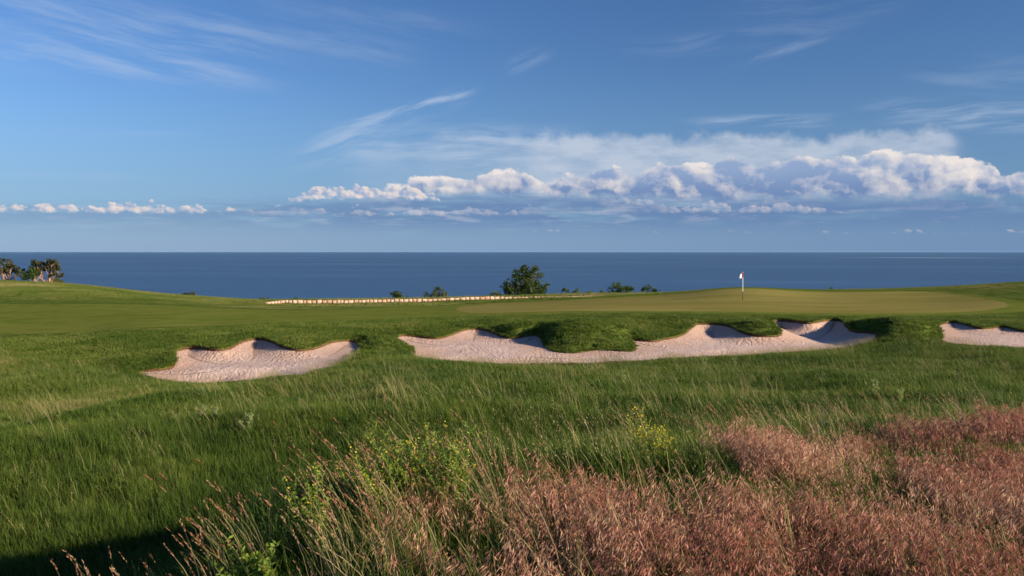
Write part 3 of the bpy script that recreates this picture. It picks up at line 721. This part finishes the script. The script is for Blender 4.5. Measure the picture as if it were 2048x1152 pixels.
def scatter(name, label, cat, coll, x, y, z, size, tint, turn=0.7, tilt=0.08, hvar=None, sink=0.02):
    n = len(x); me = bpy.data.meshes.new(name)
    me.vertices.add(n); me.vertices.foreach_set('co', np.stack([x, y, z - sink], 1).astype(np.float32).ravel())
    def A(nm, ty, val, key='value'):
        a = me.attributes.new(nm, ty, 'POINT'); a.data.foreach_set(key, val)
    A('pick', 'INT', RS.integers(0, len(coll.objects), n).astype(np.int32))
    A('turn', 'FLOAT_VECTOR', np.stack([RS.normal(0, tilt, n), RS.normal(0, tilt, n), RS.uniform(-turn, turn, n)], 1).astype(np.float32).ravel(), 'vector')
    hv = np.ones(n) if hvar is None else hvar
    A('size', 'FLOAT_VECTOR', np.stack([size, size, size * hv], 1).astype(np.float32).ravel(), 'vector')
    A('tint', 'FLOAT', np.clip(tint, 0, 1).astype(np.float32))
    o = bpy.data.objects.new(name, me); COL.objects.link(o)
    md = o.modifiers.new('scatter', 'NODES'); md.node_group = GN
    for it in GN.interface.items_tree:
        if it.name == 'Source': md[it.identifier] = coll
    return tag(o, label, cat, kind='stuff')
def spread(y0, y1, dens, fall=0.0, margin=2.2, slope=0.64):
    """random ground points in the view wedge and a step beside it; dens per square metre at y0, falling with distance"""
    n = int((slope * (y1 ** 2 - y0 ** 2) + 2 * margin * (y1 - y0)) * dens)
    y = np.sqrt(RS.uniform(y0 ** 2, y1 ** 2, n)); x = RS.uniform(-1, 1, n) * (slope * y + margin)
    k = RS.random(n) < (y0 / y) ** fall; return x[k], y[k]
BROME = ray_poly([(890,1290),(915,1060),(960,1030),(1040,1016),(1120,1012),(1220,992),(1330,982),(1420,966),(1500,938),(1600,922),(1750,910),(1900,898),(2048,888),(2300,880),(2500,900),(2500,1300)], 2.5, 14, 2)

def meadow():
    def tint_of(x, y):
        t = 0.34 + (fbm(x * .35, y * .35, 40, 4) - .5) * 0.75 + (fbm(x * 1.6, y * 1.6, 44, 2) - .5) * .25
        px = x / y * F + CX
        left = sm(420, 60, px) * sm(18, 22, y); t = t + left * .22
        return t + dry_mask(x, y) * .38 + RS.normal(0, .05, len(x))
    # near
    x, y = spread(2.6, 15.0, 125, 0.5)
    sb, _ = sdist(x, y, BROME)
    thin = np.where(sb < 0.1, 0.38 + 0.62 * sm(.46, .58, fbm(x * .9, y * .9, 51, 2)), 1.0)
    k = RS.random(len(x)) < thin; x, y, sb = x[k], y[k], sb[k]
    hv = 0.65 + 0.75 * fbm(x * .5, y * .5, 60, 3) + RS.normal(0, .08, len(x)); hv *= np.where(sb < 0, .75, 1.0)
    t = tint_of(x, y)
    hv *= 1 + .35 * sm(.55, .75, fbm(x * .9, y * .9, 66, 2))
    scatter('meadow_grass', 'tall green meadow grass on the near slope in front of the bunkers', 'grass', C_NEAR, x, y, ground_z(x, y), np.full(len(x), 1.0) * RS.uniform(.8, 1.2, len(x)), t, hvar=hv)
    # middle distance, up to the bunkers
    x, y = spread(15.0, 40.5, 40, 0.25)
    sd, _ = bunker_sd(x, y)
    k = (wild_mask(x, y, sd) > RS.uniform(.25, .75, len(x))) & (sd > 0.05); x, y, sd = x[k], y[k], sd[k]
    hv = 0.45 + 0.85 * fbm(x * .3, y * .3, 61, 3); hv *= np.clip(.45 + sd * .35, .45, 1); d = dry_mask(x, y); hv *= 1 - .45 * d
    px = x / y * F + CX; t = tint_of(x, y) + np.where((sd < 2) & (px > 1200), .16, 0) 
    scatter('rough_grass', 'long uneven rough grass running up to the front edge of the bunkers', 'grass', C_MID, x, y, ground_z(x, y, sd, bunker_sd(x, y)[1]), RS.uniform(.8, 1.25, len(x)), t, hvar=hv)
    # pale seed heads above the meadow
    x, y = spread(5.5, 39.0, 6.0, 0.6)
    sd, _ = bunker_sd(x, y); pch = fbm(x * .4, y * .4, 71, 3)
    k = (wild_mask(x, y, sd) > .5) & (sd > .1) & (RS.random(len(x)) < sm(.36, .66, pch)); x, y, sd = x[k], y[k], sd[k]
    scatter('seed_head_grass', 'thin pale seed heads nodding above the green meadow grass', 'grass', C_WISP, x, y, ground_z(x, y), RS.uniform(.75, 1.15, len(x)) * np.clip(.5 + sd * .4, .5, 1), RS.uniform(.1, .9, len(x)), turn=1.0, tilt=.12)
    # sparse brown grass leaning over the near edge of the bunkers
    xs, ys = [], []
    for i, (f0, f1) in enumerate([((716, 704), (300, 754)), ((1745, 684), (825, 715)), ((2120, 702), (1890, 686))]):
        seg = BP[i][3 * BUNK[i].index(f0):3 * BUNK[i].index(f1) + 1]; ln = np.hypot(*np.diff(seg, axis=0).T); cum = np.concatenate([[0], np.cumsum(ln)])
        s_ = RS.uniform(0, cum[-1], int(cum[-1] * (60 if i == 1 else 26))); q = np.stack([np.interp(s_, cum, seg[:, 0]), np.interp(s_, cum, seg[:, 1])], 1)
        k = RS.random(len(q)) < sm(.32, .6, fbm(q[:, 0] * .7, q[:, 1] * .7, 23, 2)); q = q[k]
        xs.append(q[:, 0] + RS.normal(0, .1, len(q))); ys.append(q[:, 1] - np.abs(RS.normal(0, .40, len(q))) + .12)
    x, y = np.concatenate(xs), np.concatenate(ys)
    scatter('fringe_grass', 'sparse brownish grass leaning over the near edges of the bunkers', 'grass', C_WISP, x, y, ground_z(x, y), RS.uniform(.45, .8, len(x)), RS.uniform(.4, 1., len(x)), turn=1.2)
    # kept rough on the banks round the bunkers
    x, y = spread(30, 66.0, 34, 0.25, 3.0, .66)
    sd, ix = bunker_sd(x, y); sf = sdist(x, y, FAIR)[0]
    k = (sd > .02) & (sf > .15) & (wild_mask(x, y, sd) < RS.uniform(.3, .8, len(x))); x, y, sd, ix, sf = x[k], y[k], sd[k], ix[k], sf[k]
    hv = (.25 + 1.5 * fbm(x * .8, y * .8, 81, 3)) * np.clip(.35 + sf * .35, .35, 1.0)
    t = .50 + (fbm(x * .7, y * .7, 83, 3) - .5) * 1.1 + RS.normal(0, .09, len(x)) - .12 * (sd < 2.0) + .25 * sm(3.0, .4, sf)
    scatter('bank_turf', 'thick short turf on the banks around the sand bunkers', 'grass', C_TURF, x, y, ground_z(x, y, sd, ix), RS.uniform(.75, 1.2, len(x)), t, turn=3.1, hvar=hv)
    # hanging turf on the bunker lips
    xs, ys, ts = [], [], []
    for i, p_ in enumerate(BP):
        nx = np.roll(p_, -1, 0); ln = np.hypot(*(nx - p_).T); cum = np.concatenate([[0], np.cumsum(ln)])
        s_ = RS.uniform(0, cum[-1], int(cum[-1] * 26)); k = np.clip(np.searchsorted(cum, s_) - 1, 0, len(p_) - 1); f = (s_ - cum[k]) / ln[k]
        q = p_[k] * (1 - f[:, None]) + nx[k] * f[:, None]; nrm = np.stack([(nx - p_)[k][:, 1], -(nx - p_)[k][:, 0]], 1) / ln[k][:, None]
        a = RS.uniform(.03, .22, len(q)) ; q2 = q + nrm * a[:, None]; s2 = sdist(q2[:, 0], q2[:, 1], p_)[0]; q2 = np.where((s2 < 0)[:, None], q - nrm * a[:, None], q2)
        xs.append(q2[:, 0]); ys.append(q2[:, 1])
    x, y = np.concatenate(xs), np.concatenate(ys)
    scatter('lip_turf', 'dense turf edge along the lips of the sand bunkers', 'grass', C_TURF, x, y, ground_z(x, y), RS.uniform(.45, .8, len(x)), RS.uniform(.15, .55, len(x)), turn=3.1)
    # far slopes and cliff top
    x, y = spread(66, 150, 4.5, 0.6, 4.0, .66); sf = sdist(x, y, FAIR)[0]
    k = sf > .3; x, y, sf = x[k], y[k], sf[k]
    w = sm(92, 108, y)
    scatter('clifftop_grass', 'pale green unmown grass along the clifftop behind the green', 'grass', C_MID, x, y, ground_z(x, y), RS.uniform(.8, 1.5, len(x)), .62 + (fbm(x * .12, y * .12, 91, 3) - .5) * .8 + .3 * dry_mask(x, y), turn=2.0, hvar=.35 + w * .75)
    # pink brome
    x, y = spread(2.6, 10.5, 190, 0.4, 2.5, .66); sb, _ = sdist(x, y, BROME)
    gap = fbm(x * .9, y * .9, 51, 2); k = (sb < 0.15 + RS.normal(0, .15, len(x))) & (RS.random(len(x)) < (.08 + .92 * sm(.58, .46, gap)) * np.interp(x / y * F + CX, [900, 1350, 1550], [.30, .48, .90])); x, y = x[k], y[k]
    scatter('brome_grass', 'dense patch of pink nodding brome grass on the near bank', 'grass', C_BROME, x, y, ground_z(x, y), RS.uniform(.75, 1.25, len(x)), .62 + (fbm(x * .8, y * .8, 95, 3) - .5) * 1.3, turn=.9, hvar=RS.uniform(.8, 1.15, len(x)))
    # tall reddish seed grass at the edge of the bank
    xs, ys = [], []
    for (px0, px1, y0, y1, n) in [(90, 330, 3.7, 4.7, 12), (330, 560, 3.7, 4.9, 20), (570, 740, 4.2, 5.4, 34), (740, 980, 4.0, 5.4, 26), (980, 1900, 3.5, 5.0, 16), (1050, 1500, 8.0, 10.5, 24), (1350, 1900, 8.5, 12.0, 50), (560, 1000, 5.6, 8.5, 14)]:
        yy = RS.uniform(y0, y1, n); pp = RS.uniform(px0, px1, n); xs.append((pp - CX) / F * yy + 0.26); ys.append(yy)
    x, y = np.concatenate(xs), np.concatenate(ys)
    scatter('red_seed_grass', 'tall stalks with reddish seed spikes leaning over the shaded hollow', 'grass', C_SPIKE, x, y, ground_z(x, y), RS.uniform(.7, 1.1, len(x)), RS.uniform(0, 1, len(x)), turn=.35, tilt=.06)
meadow()
# ---------------------------------------------------------------- flagstick on the green
def build_flag():
    X, Y, Z = ray(1485.5, 600.0, 40, 90)
    r = bpy.data.objects.new('golf_flagstick', None); COL.objects.link(r); r.location = (X, Y, Z)
    tag(r, 'slim white flagstick with dark foot and small white flag in the hole', 'flagstick')
    mw = plain_material('white_painted_stick', (.78, .78, .76), (.84, .84, .82), 20, .35, .5)
    mk = plain_material('black_painted_stick', (.018, .020, .018), (.035, .035, .03), 20, .4, .5)
    mf = plain_material('white_flag_cloth', (.80, .80, .80), (.86, .86, .86), 12, .8, .2)
    mr = plain_material('red_flag_hem', (.45, .02, .03), (.55, .04, .05), 12, .8, .2)
    H = 2.20
    a = MB(); a.tube([(0, 0, .68), (0, 0, 1.5), (0, 0, H)], [.027, .024, .020], 0, 10); a.build('pole', [mw], r)
    a = MB(); a.tube([(0, 0, -.12), (0, 0, .3), (0, 0, .68)], [.022, .024, .026], 0, 10); a.build('pole_foot', [mk], r)
    a = MB(); a.tube([(0, 0, H), (0, 0, H + .02), (0, 0, H + .04)], [.03, .032, .012], 0, 10); a.build('finial', [mw], r)
    a = MB(); a.tube([(0, 0, .004), (0, 0, .006)], [.054, .054], 0, 16); a.build('hole_cup', [mk], r)
    # drooping cloth: hangs from its hem, tip blown to the left
    V, Q = [], []; nu, nv = 12, 8
    for i in range(nu + 1):
        t = i / nu
        for j in range(nv + 1):
            s = j / nv
            top = Vector((-.02 - .31 * t, .05 * math.sin(t * 7) * t, H - .02 - .12 * t - .22 * t * t)); bot = Vector((-.02 - .22 * t - .07 * t * t, .07 * math.sin(t * 6 + 1) * t, H - .40 - .06 * t - .10 * t * t))
            p = top.lerp(bot, s); p.y += .022 * math.sin(9 * t + 4 * s) * t; V.append(tuple(p))
    for i in range(nu):
        for j in range(nv): b = i * (nv + 1) + j; Q.append((b, b + 1, b + nv + 2, b + nv + 1))
    fl = mesh_obj('flag', V, Q, [mf], r)
    so_ = fl.modifiers.new('thickness', 'SOLIDIFY'); so_.thickness = .004
    a = MB(); a.tube([(-.004, 0, H - .40), (-.004, 0, H - .015)], [.031, .031], 0, 10); a.build('flag_hem', [mr], fl)
build_flag()

# ---------------------------------------------------------------- low stone wall by the clifftop path
def build_wall():
    rt = bpy.data.objects.new('stone_wall', None); COL.objects.link(rt)
    tag(rt, 'low wall of one row of pale pink stones along the clifftop behind the fairway', 'wall')
    ms = plain_material('pink_limestone', (.42, .23, .15), (.62, .47, .37), 3.0, .85, .1, .03, .75, (.50, .27, .17))
    var = []
    for k in range(8):
        rng = random.Random(900 + k); V, Fc = [], []
        n = 3
        for iz in range(n + 1):
            for ring in range(8):
                g = 2 * math.pi * (ring + .5) / 8; cx, cy = math.cos(g), math.sin(g)
                q = max(abs(cx), abs(cy)); sq = .72; x = cx * (1 - sq + sq / q) * .5; y = cy * (1 - sq + sq / q) * .5
                tz = iz / n; tap = (1 - .10 * abs(tz - .45) - (.10 if iz in (0, n) else 0))
                V.append((x * tap * rng.uniform(.92, 1.06), y * tap * rng.uniform(.92, 1.06), tz + rng.uniform(-.05, .05) * (iz > 0)))
        for iz in range(n):
            for i in range(8): j = (i + 1) % 8; Fc.append((iz * 8 + i, iz * 8 + j, iz * 8 + 8 + j, iz * 8 + 8 + i))
        Fc.append(tuple(range(n * 8, n * 8 + 8)))
        var.append(mesh_obj('stone', V, Fc, [ms], None, False, False).data)
    pxs = [525, 560, 700, 850, 1000, 1180, 1335]; ys = [103.2, 104.3, 106.2, 108.7, 112.2, 116.2, 119.6]
    px = 531.0; rng = random.Random(77); k = 0
    while px < 1332:
        Y = float(np.interp(px, pxs, ys)); w = rng.uniform(.42, .78); X = (px - CX) / F * Y
        zf = float(base_z(X, Y - 1.6)); zb = float(base_z(X, Y + 2.0)); h = np.clip(zb - zf + .16 - np.interp(px, [980, 1120], [0, .16]), np.interp(px, [980, 1120], [.42, .10]), .75) * rng.uniform(.92, 1.06) * np.interp(px, [531, 570], [.5, 1])
        o = bpy.data.objects.new('stone', var[k % 8]); COL.objects.link(o); o.parent = rt
        dY = (np.interp(px + 5, pxs, ys) - Y) ; ang = math.atan2(dY, (px + 5 - CX) / F * (Y + dY) - X)
        o.location = (X + math.cos(ang) * w / 2, Y + math.sin(ang) * w / 2, zf - .12); o.rotation_euler = (0, rng.uniform(-.06, .06), ang); o.scale = (w * 1.06, rng.uniform(.4, .55), h + .12)
        px += w * math.cos(ang) / Y * F / (1 + abs(X / Y) * .05); k += 1
build_wall()

# ---------------------------------------------------------------- trees and bushes
M_BARK = plain_material('grey_bark', (.10, .075, .05), (.22, .17, .12), 8, .9, .2)
M_PINE_BARK = plain_material('pink_pine_bark', (.26, .14, .09), (.46, .31, .23), 5, .9, .2)
def crown_mat(name, a, b, c): return leaf_material(name, [a, b, c], .32, kind='GEOMETRY', var=.0)
M_LEAF = crown_mat('dark_leaf', (.022, .046, .010), (.050, .090, .016), (.105, .135, .026))
M_LEAF2 = crown_mat('olive_leaf', (.036, .055, .014), (.075, .100, .024), (.14, .15, .04))
M_NEEDLE = crown_mat('pine_needle', (.022, .036, .016), (.052, .066, .026), (.11, .10, .045))
def tree(name, label, group, px, row, Y, lobes, stems, leaf, bark, n, ls, seed, sprig=.5):
    """lobes: (dx, height, rx, rz) in photo pixels about the foot of the plant"""
    rng = random.Random(seed); k = Y / F; X = (px - CX) * k; zg = float(base_z(X, Y)); zrow = CZ - (row - YH) * k
    z0 = min(zg, zrow) - .05
    r = bpy.data.objects.new(name, None); COL.objects.link(r); r.location = (X, Y, z0); tag(r, label, 'tree' if 'tree' in name else 'bush', group)
    lift = zrow - z0
    tr = MB(); cr = MB(); tints = []
    tot = sum(l[2] * l[3] for l in lobes)
    stem_pts = []
    for (sx, rad) in stems:
        near = [l for l in lobes if abs(l[0] - sx) < 40] or lobes
        for (dx, hz, rx, rz) in lobes:
            if abs(dx - sx) > 45 and len(stems) > 1 and rng.random() < .7: continue
            P0 = Vector((sx * k, 0, -.1)); P3 = Vector((dx * k, rng.uniform(-.4, .4) * rx * k, hz * k + lift))
            P1 = P0.lerp(P3, .35) + Vector((rng.uniform(-.12, .12) * abs(P3.z) - (dx - sx) * k * .18, rng.uniform(-.1, .1), .08 * P3.z)); P2 = P0.lerp(P3, .7) + Vector((rng.uniform(-.1, .1), rng.uniform(-.15, .15), 0)) * P3.z * .5
            tr.tube([P0, P1, P2, P3], [rad, rad * .75, rad * .45, rad * .12], 0, 6)
            for _ in range(4):
                a = P2.lerp(P3, rng.random()); b = P3 + Vector((rng.gauss(0, .6) * rx, rng.gauss(0, .6) * rx, rng.gauss(0, .5) * rz)) * k
                tr.tube([a, a.lerp(b, .5) + Vector((0, 0, .05)), b], [rad * .28, rad * .18, rad * .05], 0, 4)
    for (dx, hz, rx, rz) in lobes:
        m = int(n * rx * rz / tot); c = Vector((dx * k, 0, hz * k + lift)); rx_, rz_ = rx * k, rz * k
        clumps = []
        for _ in range(max(6, m // 34)):
            d = Vector((rng.gauss(0, 1), rng.gauss(0, 1), rng.gauss(0, 1))).normalized() * rng.uniform(.45, 1.08)
            clumps.append((c + Vector((d.x * rx_, d.y * rx_ * .9, d.z * rz_)), rng.uniform(.16, .34) * min(rx_, rz_) + .08, rng.uniform(0, 1)))
        for _ in range(m):
            cc, cr_, ct = clumps[rng.randrange(len(clumps))]
            p = cc + Vector((rng.gauss(0, 1), rng.gauss(0, 1), rng.gauss(0, .8))) * cr_ * .75
            if p.z < .02: continue
            d = Vector((rng.gauss(0, 1), rng.gauss(0, 1), rng.gauss(0, 1) + sprig)).normalized(); s = d.orthogonal().normalized(); s = Matrix.Rotation(rng.uniform(0, 6.28), 3, d) @ s
            L = ls * rng.uniform(.6, 1.4); b = len(cr.v)
            cr.poly([p - d * L * .5, p + s * L * .32, p + d * L * .6, p - s * L * .32]); tints += [ct * .7 + rng.uniform(0, .3)] * 4
    tr.build('trunk', [bark], r)
    co = cr.build('crown', [leaf], r, smooth=False)
    a = co.data.attributes.new('tint', 'FLOAT', 'POINT'); a.data.foreach_set('value', np.array(tints, np.float32))
    return r
CLG = 'bushes along the clifftop wall'
tree('broadleaf_tree', 'tallest bushy dark green tree rising behind the low stone wall', None, 1048, 599, 124,
     [(0, 34, 26, 24), (-24, 24, 16, 16), (22, 22, 18, 18), (8, 54, 14, 10), (-12, 52, 9, 12), (26, 52, 9, 9), (36, 14, 10, 10), (-4, 14, 24, 12), (46, 30, 6, 5), (-30, 14, 9, 10), (16, 60, 8, 6), (0, 64, 6, 7)],
     [(0, .16), (-12, .10), (16, .10)], M_LEAF, M_BARK, 5200, .26, 1)
for px, row, Y, lb, lobes, n, mat in [
    (793, 602, 122, 'small dark conical bush beside the low stone wall, standing alone', [(0, 9, 10, 9), (-6, 14, 5, 6), (6, 6, 8, 6)], 700, M_LEAF),
    (871, 600, 123, 'open olive bush with feathery double crown behind the stone wall', [(4, 14, 12, 10), (-16, 8, 9, 7), (18, 14, 8, 9)], 900, M_LEAF2),
    (816, 602, 122, 'tiny shrub between the conical bush and the double-crowned bush', [(0, 4, 4, 4)], 120, M_LEAF),
    (990, 598, 123, 'thin low shrub at the foot of the tallest tree', [(0, 9, 8, 6), (12, 6, 8, 5), (-10, 5, 4, 3)], 320, M_LEAF2),
    (1140, 596, 126, 'straggly twin-topped shrub between the tall tree and round bush', [(-8, 12, 7, 9), (12, 11, 9, 9), (-14, 4, 7, 4), (2, 4, 16, 4)], 620, M_LEAF),
    (1180, 594, 127, 'small thin shrub beside the twin-topped shrub', [(0, 8, 6, 5), (-4, 4, 9, 3)], 200, M_LEAF2),
    (1202, 593, 127, 'tiny pale shrub at the end of the stone wall', [(0, 6, 4, 5)], 120, M_LEAF2),
    (1239, 592, 128, 'broad round dark green bush at the hidden end of the stone wall below the green', [(-6, 14, 18, 11), (16, 14, 12, 10), (-4, 22, 8, 6), (0, 6, 26, 6)], 1500, M_LEAF),
    (1298, 590, 129, 'small spreading bush where the green rises beyond the wall', [(-2, 12, 10, 8), (12, 7, 7, 5), (-12, 8, 6, 4)], 520, M_LEAF),
    (375, 595, 138, 'small pale shrub on the falling edge of the pine hill', [(0, 6, 9, 4), (12, 7, 4, 4)], 240, M_LEAF2),
    (530, 604, 124, 'small dark shrub beyond the open end of the stone wall', [(0, 4, 10, 4), (6, 7, 4, 3)], 220, M_LEAF),
    (592, 604, 124, 'tiny upright shrub above the stone wall near its open end', [(0, 5, 3, 5)], 110, M_LEAF),
    (1663, 586, 120, 'tiny dark shrub peeping over the back of the green', [(0, 6, 4, 4), (10, 2, 8, 2)], 140, M_LEAF)]:
    tree('clifftop_bush', lb, CLG, px, row, Y, lobes, [(0, .045)], mat, M_BARK, n, .22, int(px))
PG = 'pines on the hilltop'
tree('pine_tree', 'leaning pine tree with bare pink trunks and tufted crown on the hilltop', PG, 104, 568, 150,
     [(2, 42, 12, 7), (-8, 36, 8, 8), (10, 32, 7, 9), (18, 18, 6, 5), (4, 24, 10, 7), (-4, 46, 5, 4)], [(0, .16), (-10, .13), (8, .12)], M_NEEDLE, M_PINE_BARK, 1500, .30, 31)
tree('pine_tree', 'pine tree with forked pink trunk beside the round green thicket', PG, 76, 566, 150,
     [(0, 40, 10, 7), (-6, 30, 9, 8), (8, 32, 8, 9), (2, 22, 9, 7)], [(-2, .15), (12, .13)], M_NEEDLE, M_PINE_BARK, 1300, .30, 32)
tree('pine_tree', 'spreading dark pine tree on the hilltop, apart from the pink-trunked pair', PG, 14, 560, 150,
     [(2, 36, 11, 7), (-10, 26, 12, 9), (8, 24, 12, 9), (24, 20, 10, 7), (-4, 14, 18, 8), (20, 10, 6, 5), (-28, 22, 12, 10)], [(0, .16), (-12, .12)], M_NEEDLE, M_PINE_BARK, 2200, .30, 33)
tree('green_thicket_bush', 'rounded green thicket at the foot of the pink-trunked pines', None, 58, 562, 147, [(0, 12, 15, 11), (10, 18, 9, 7), (-12, 8, 8, 6)], [(0, .07)], M_LEAF, M_BARK, 1200, .26, 34)
tree('green_thicket_bush', 'low green scrub on the grassy slope below the dark pine', None, -2, 576, 138, [(0, 8, 12, 8), (-20, 10, 16, 9)], [(0, .06)], M_LEAF, M_BARK, 900, .26, 35)
tree('green_thicket_bush', 'small dry bush below the leaning pine', None, 122, 570, 148, [(0, 5, 8, 5), (-10, 8, 6, 6)], [(0, .05)], M_LEAF2, M_BARK, 420, .24, 36)

# ---------------------------------------------------------------- single plants in the meadow
M_PSTEM = plain_material('green_plant_stem', (.10, .15, .03), (.16, .20, .05), 9, .7, .3)
M_PLEAF = leaf_material('bright_plant_leaf', [(.10, .18, .02), (.17, .26, .03), (.26, .32, .05)], .4, kind='GEOMETRY')
M_YELLOW = leaf_material('yellow_floret', [(.55, .42, .02), (.70, .55, .03), (.75, .62, .08)], .3, kind='GEOMETRY')
M_PALE = leaf_material('pale_spire_leaf', [(.20, .27, .08), (.30, .36, .13), (.40, .44, .20)], .35, kind='GEOMETRY')
M_PURPLE = leaf_material('purple_floret', [(.12, .04, .20), (.22, .08, .34), (.30, .14, .42)], .3, kind='GEOMETRY')
def plant(name, label, group, px, row, lo, h, spreadr, stems, leaves, florets, lsz, fmat, lmat, seed, wind=-.18):
    rng = random.Random(seed); X, Y, Z = ray(px, row, lo, 45)
    Z = float(ground_z([X], [Y])[0])
    r = bpy.data.objects.new(name, None); COL.objects.link(r); r.location = (X, Y, Z - .01); tag(r, label, 'plant', group)
    st, lf, fl = MB(), MB(), MB(); nl, nf = [0], [0]
    def quad(mb, p, d, L, w):
        d = d.normalized(); s = Matrix.Rotation(rng.uniform(0, 6.28), 3, d) @ d.orthogonal().normalized(); mb.poly([p, p + d * L * .5 + s * w * .5, p + d * L, p + d * L * .5 - s * w * .5])
    for _ in range(stems):
        a = rng.uniform(0, 6.28); b = Vector((math.cos(a), math.sin(a), 0)) * rng.random() * spreadr
        hh = h * rng.uniform(.55, 1.0); top = b * 1.7 + Vector((wind * hh + rng.uniform(-.08, .08) * hh, rng.uniform(-.08, .08) * hh, hh))
        def at(t): return b * (.25 + .75 * t) + (top - b) * t
        st.tube([at(t) for t in (0, .35, .7, 1)], [.0035, .003, .002, .001], 0, 4)
        brs = [(at, 1.0, 0.12)]
        for q in range(5):
            t0 = rng.uniform(.3, .85); o = at(t0); dv = Vector((rng.uniform(-1, 1), rng.uniform(-1, 1), rng.uniform(.7, 1.6))).normalized() * hh * rng.uniform(.12, .28)
            st.tube([o, o + dv * .5, o + dv], [.002, .0016, .0008], 0, 3); brs.append(((lambda t, o=o, dv=dv: o + dv * t), .4, 0.0))
        for fn, wgt, t1 in brs:
            for _ in range(int(leaves * wgt)):
                t = rng.uniform(t1, 1.0); d = Vector((rng.uniform(-1, 1), rng.uniform(-1, 1), rng.uniform(.0, .9)))
                quad(lf, fn(t), d, lsz * rng.uniform(.6, 1.3), lsz * .42)
            for _ in range(int(florets * wgt)):
                t = rng.uniform(.62, 1.04); d = Vector((rng.uniform(-1, 1), rng.uniform(-1, 1), rng.uniform(-.2, .7))); quad(fl, fn(t), d, rng.uniform(.010, .017), .009)
    tag(st.build('stems', [M_PSTEM], r), kind='stuff')
    for nm, mb, mt in (('leaves', lf, lmat), ('flowers', fl, fmat)):
        if mb.v:
            o = tag(mb.build(nm, [mt], r, smooth=False), kind='stuff'); at_ = o.data.attributes.new('tint', 'FLOAT', 'POINT'); at_.data.foreach_set('value', np.repeat(RS.random(len(mb.f)), 4).astype(np.float32))
YG = 'yellow flowering plants in the meadow'
for px, row, lb, h, sp, st, lv, fl, sd in [
    (790, 1060, 'sprawling yellow flowered clover bush behind the reddish seed grass, lowest of its cluster', .62, .20, 16, 26, 9, 1),
    (860, 1045, 'tallest yellow-green clover bush in the cluster left of the brome patch', .66, .24, 22, 30, 7, 2),
    (925, 1050, 'yellow-green clover bush with few flowers beside the brome patch', .70, .20, 16, 28, 4, 3),
    (650, 1150, 'upright yellow-green clover stems among the tall reddish grass', .62, .14, 16, 30, 4, 4),
    (1325, 960, 'bright yellow flowering clover bush above the top edge of the brome', .62, .26, 14, 14, 16, 5)]:
    plant('clover_plant', lb, YG, px, row, 3.4, h, sp, st, lv, fl, .026, M_YELLOW, M_PLEAF, sd)
for px, row, lb, h, sp, st, lv, fl, sd in [
    (525, 1235, 'bright green leafy weed in front of the shaded hollow', .42, .13, 15, 40, 2, 11),
    (330, 1240, 'low leafy weed half hidden by reddish seed stalks', .26, .10, 8, 30, 0, 12),
    (470, 1240, 'small leafy weed beside the bright green weed', .28, .08, 7, 30, 1, 13)]:
    plant('leafy_weed', lb, 'leafy weeds at the edge of the bank', px, row, 2.9, h, sp, st, lv, fl, .034, M_YELLOW, M_PLEAF, sd)
for px, row, lo, lb, h, st, lv, sd in [
    (1255, 1095, 3.4, 'single pale green leafy spire rising from the pink brome', .22, 2, 60, 21),
    (1411, 742, 20, 'tall pale spire plant in front of the long bunker', .85, 3, 80, 22),
    (1468, 745, 20, 'yellow-green spire plant beside the tall pale one', .60, 3, 60, 23),
    (403, 852, 9, 'pale yellow-green spires standing on the meadow crest above the hollow', .42, 5, 50, 24),
    (436, 851, 9, 'smaller pale spires beside the group on the meadow crest above the hollow', .36, 4, 50, 25),
    (497, 868, 9, 'bushy green spire plant on the lit meadow slope', .42, 5, 60, 26),
    (1752, 800, 9, 'yellow flowering spires in the meadow behind the brome patch', .50, 6, 40, 27),
    (1800, 818, 9, 'second yellow-green spires beside the yellow flowering ones', .45, 5, 40, 28),
    (1245, 775, 12, 'low yellow-green spires in the open middle meadow', .45, 5, 40, 29)]:
    plant('spire_plant', lb, 'pale spire plants scattered in the meadow', px, row, lo, h, .10, st, lv, 6 if 'yellow' in lb else 0, .034, M_YELLOW, M_PALE, sd, -.08)
for px, row, lb, sd in [(1652, 885, 'purple flower spike behind the brome, the taller one', 41), (1638, 895, 'purple flower spike behind the brome, the shorter one', 42)]:
    plant('purple_flower', lb, 'purple flowers behind the brome', px, row, 7, .42 if sd == 41 else .33, .05, 2, 10, 26, .03, M_PURPLE, M_PLEAF, sd)
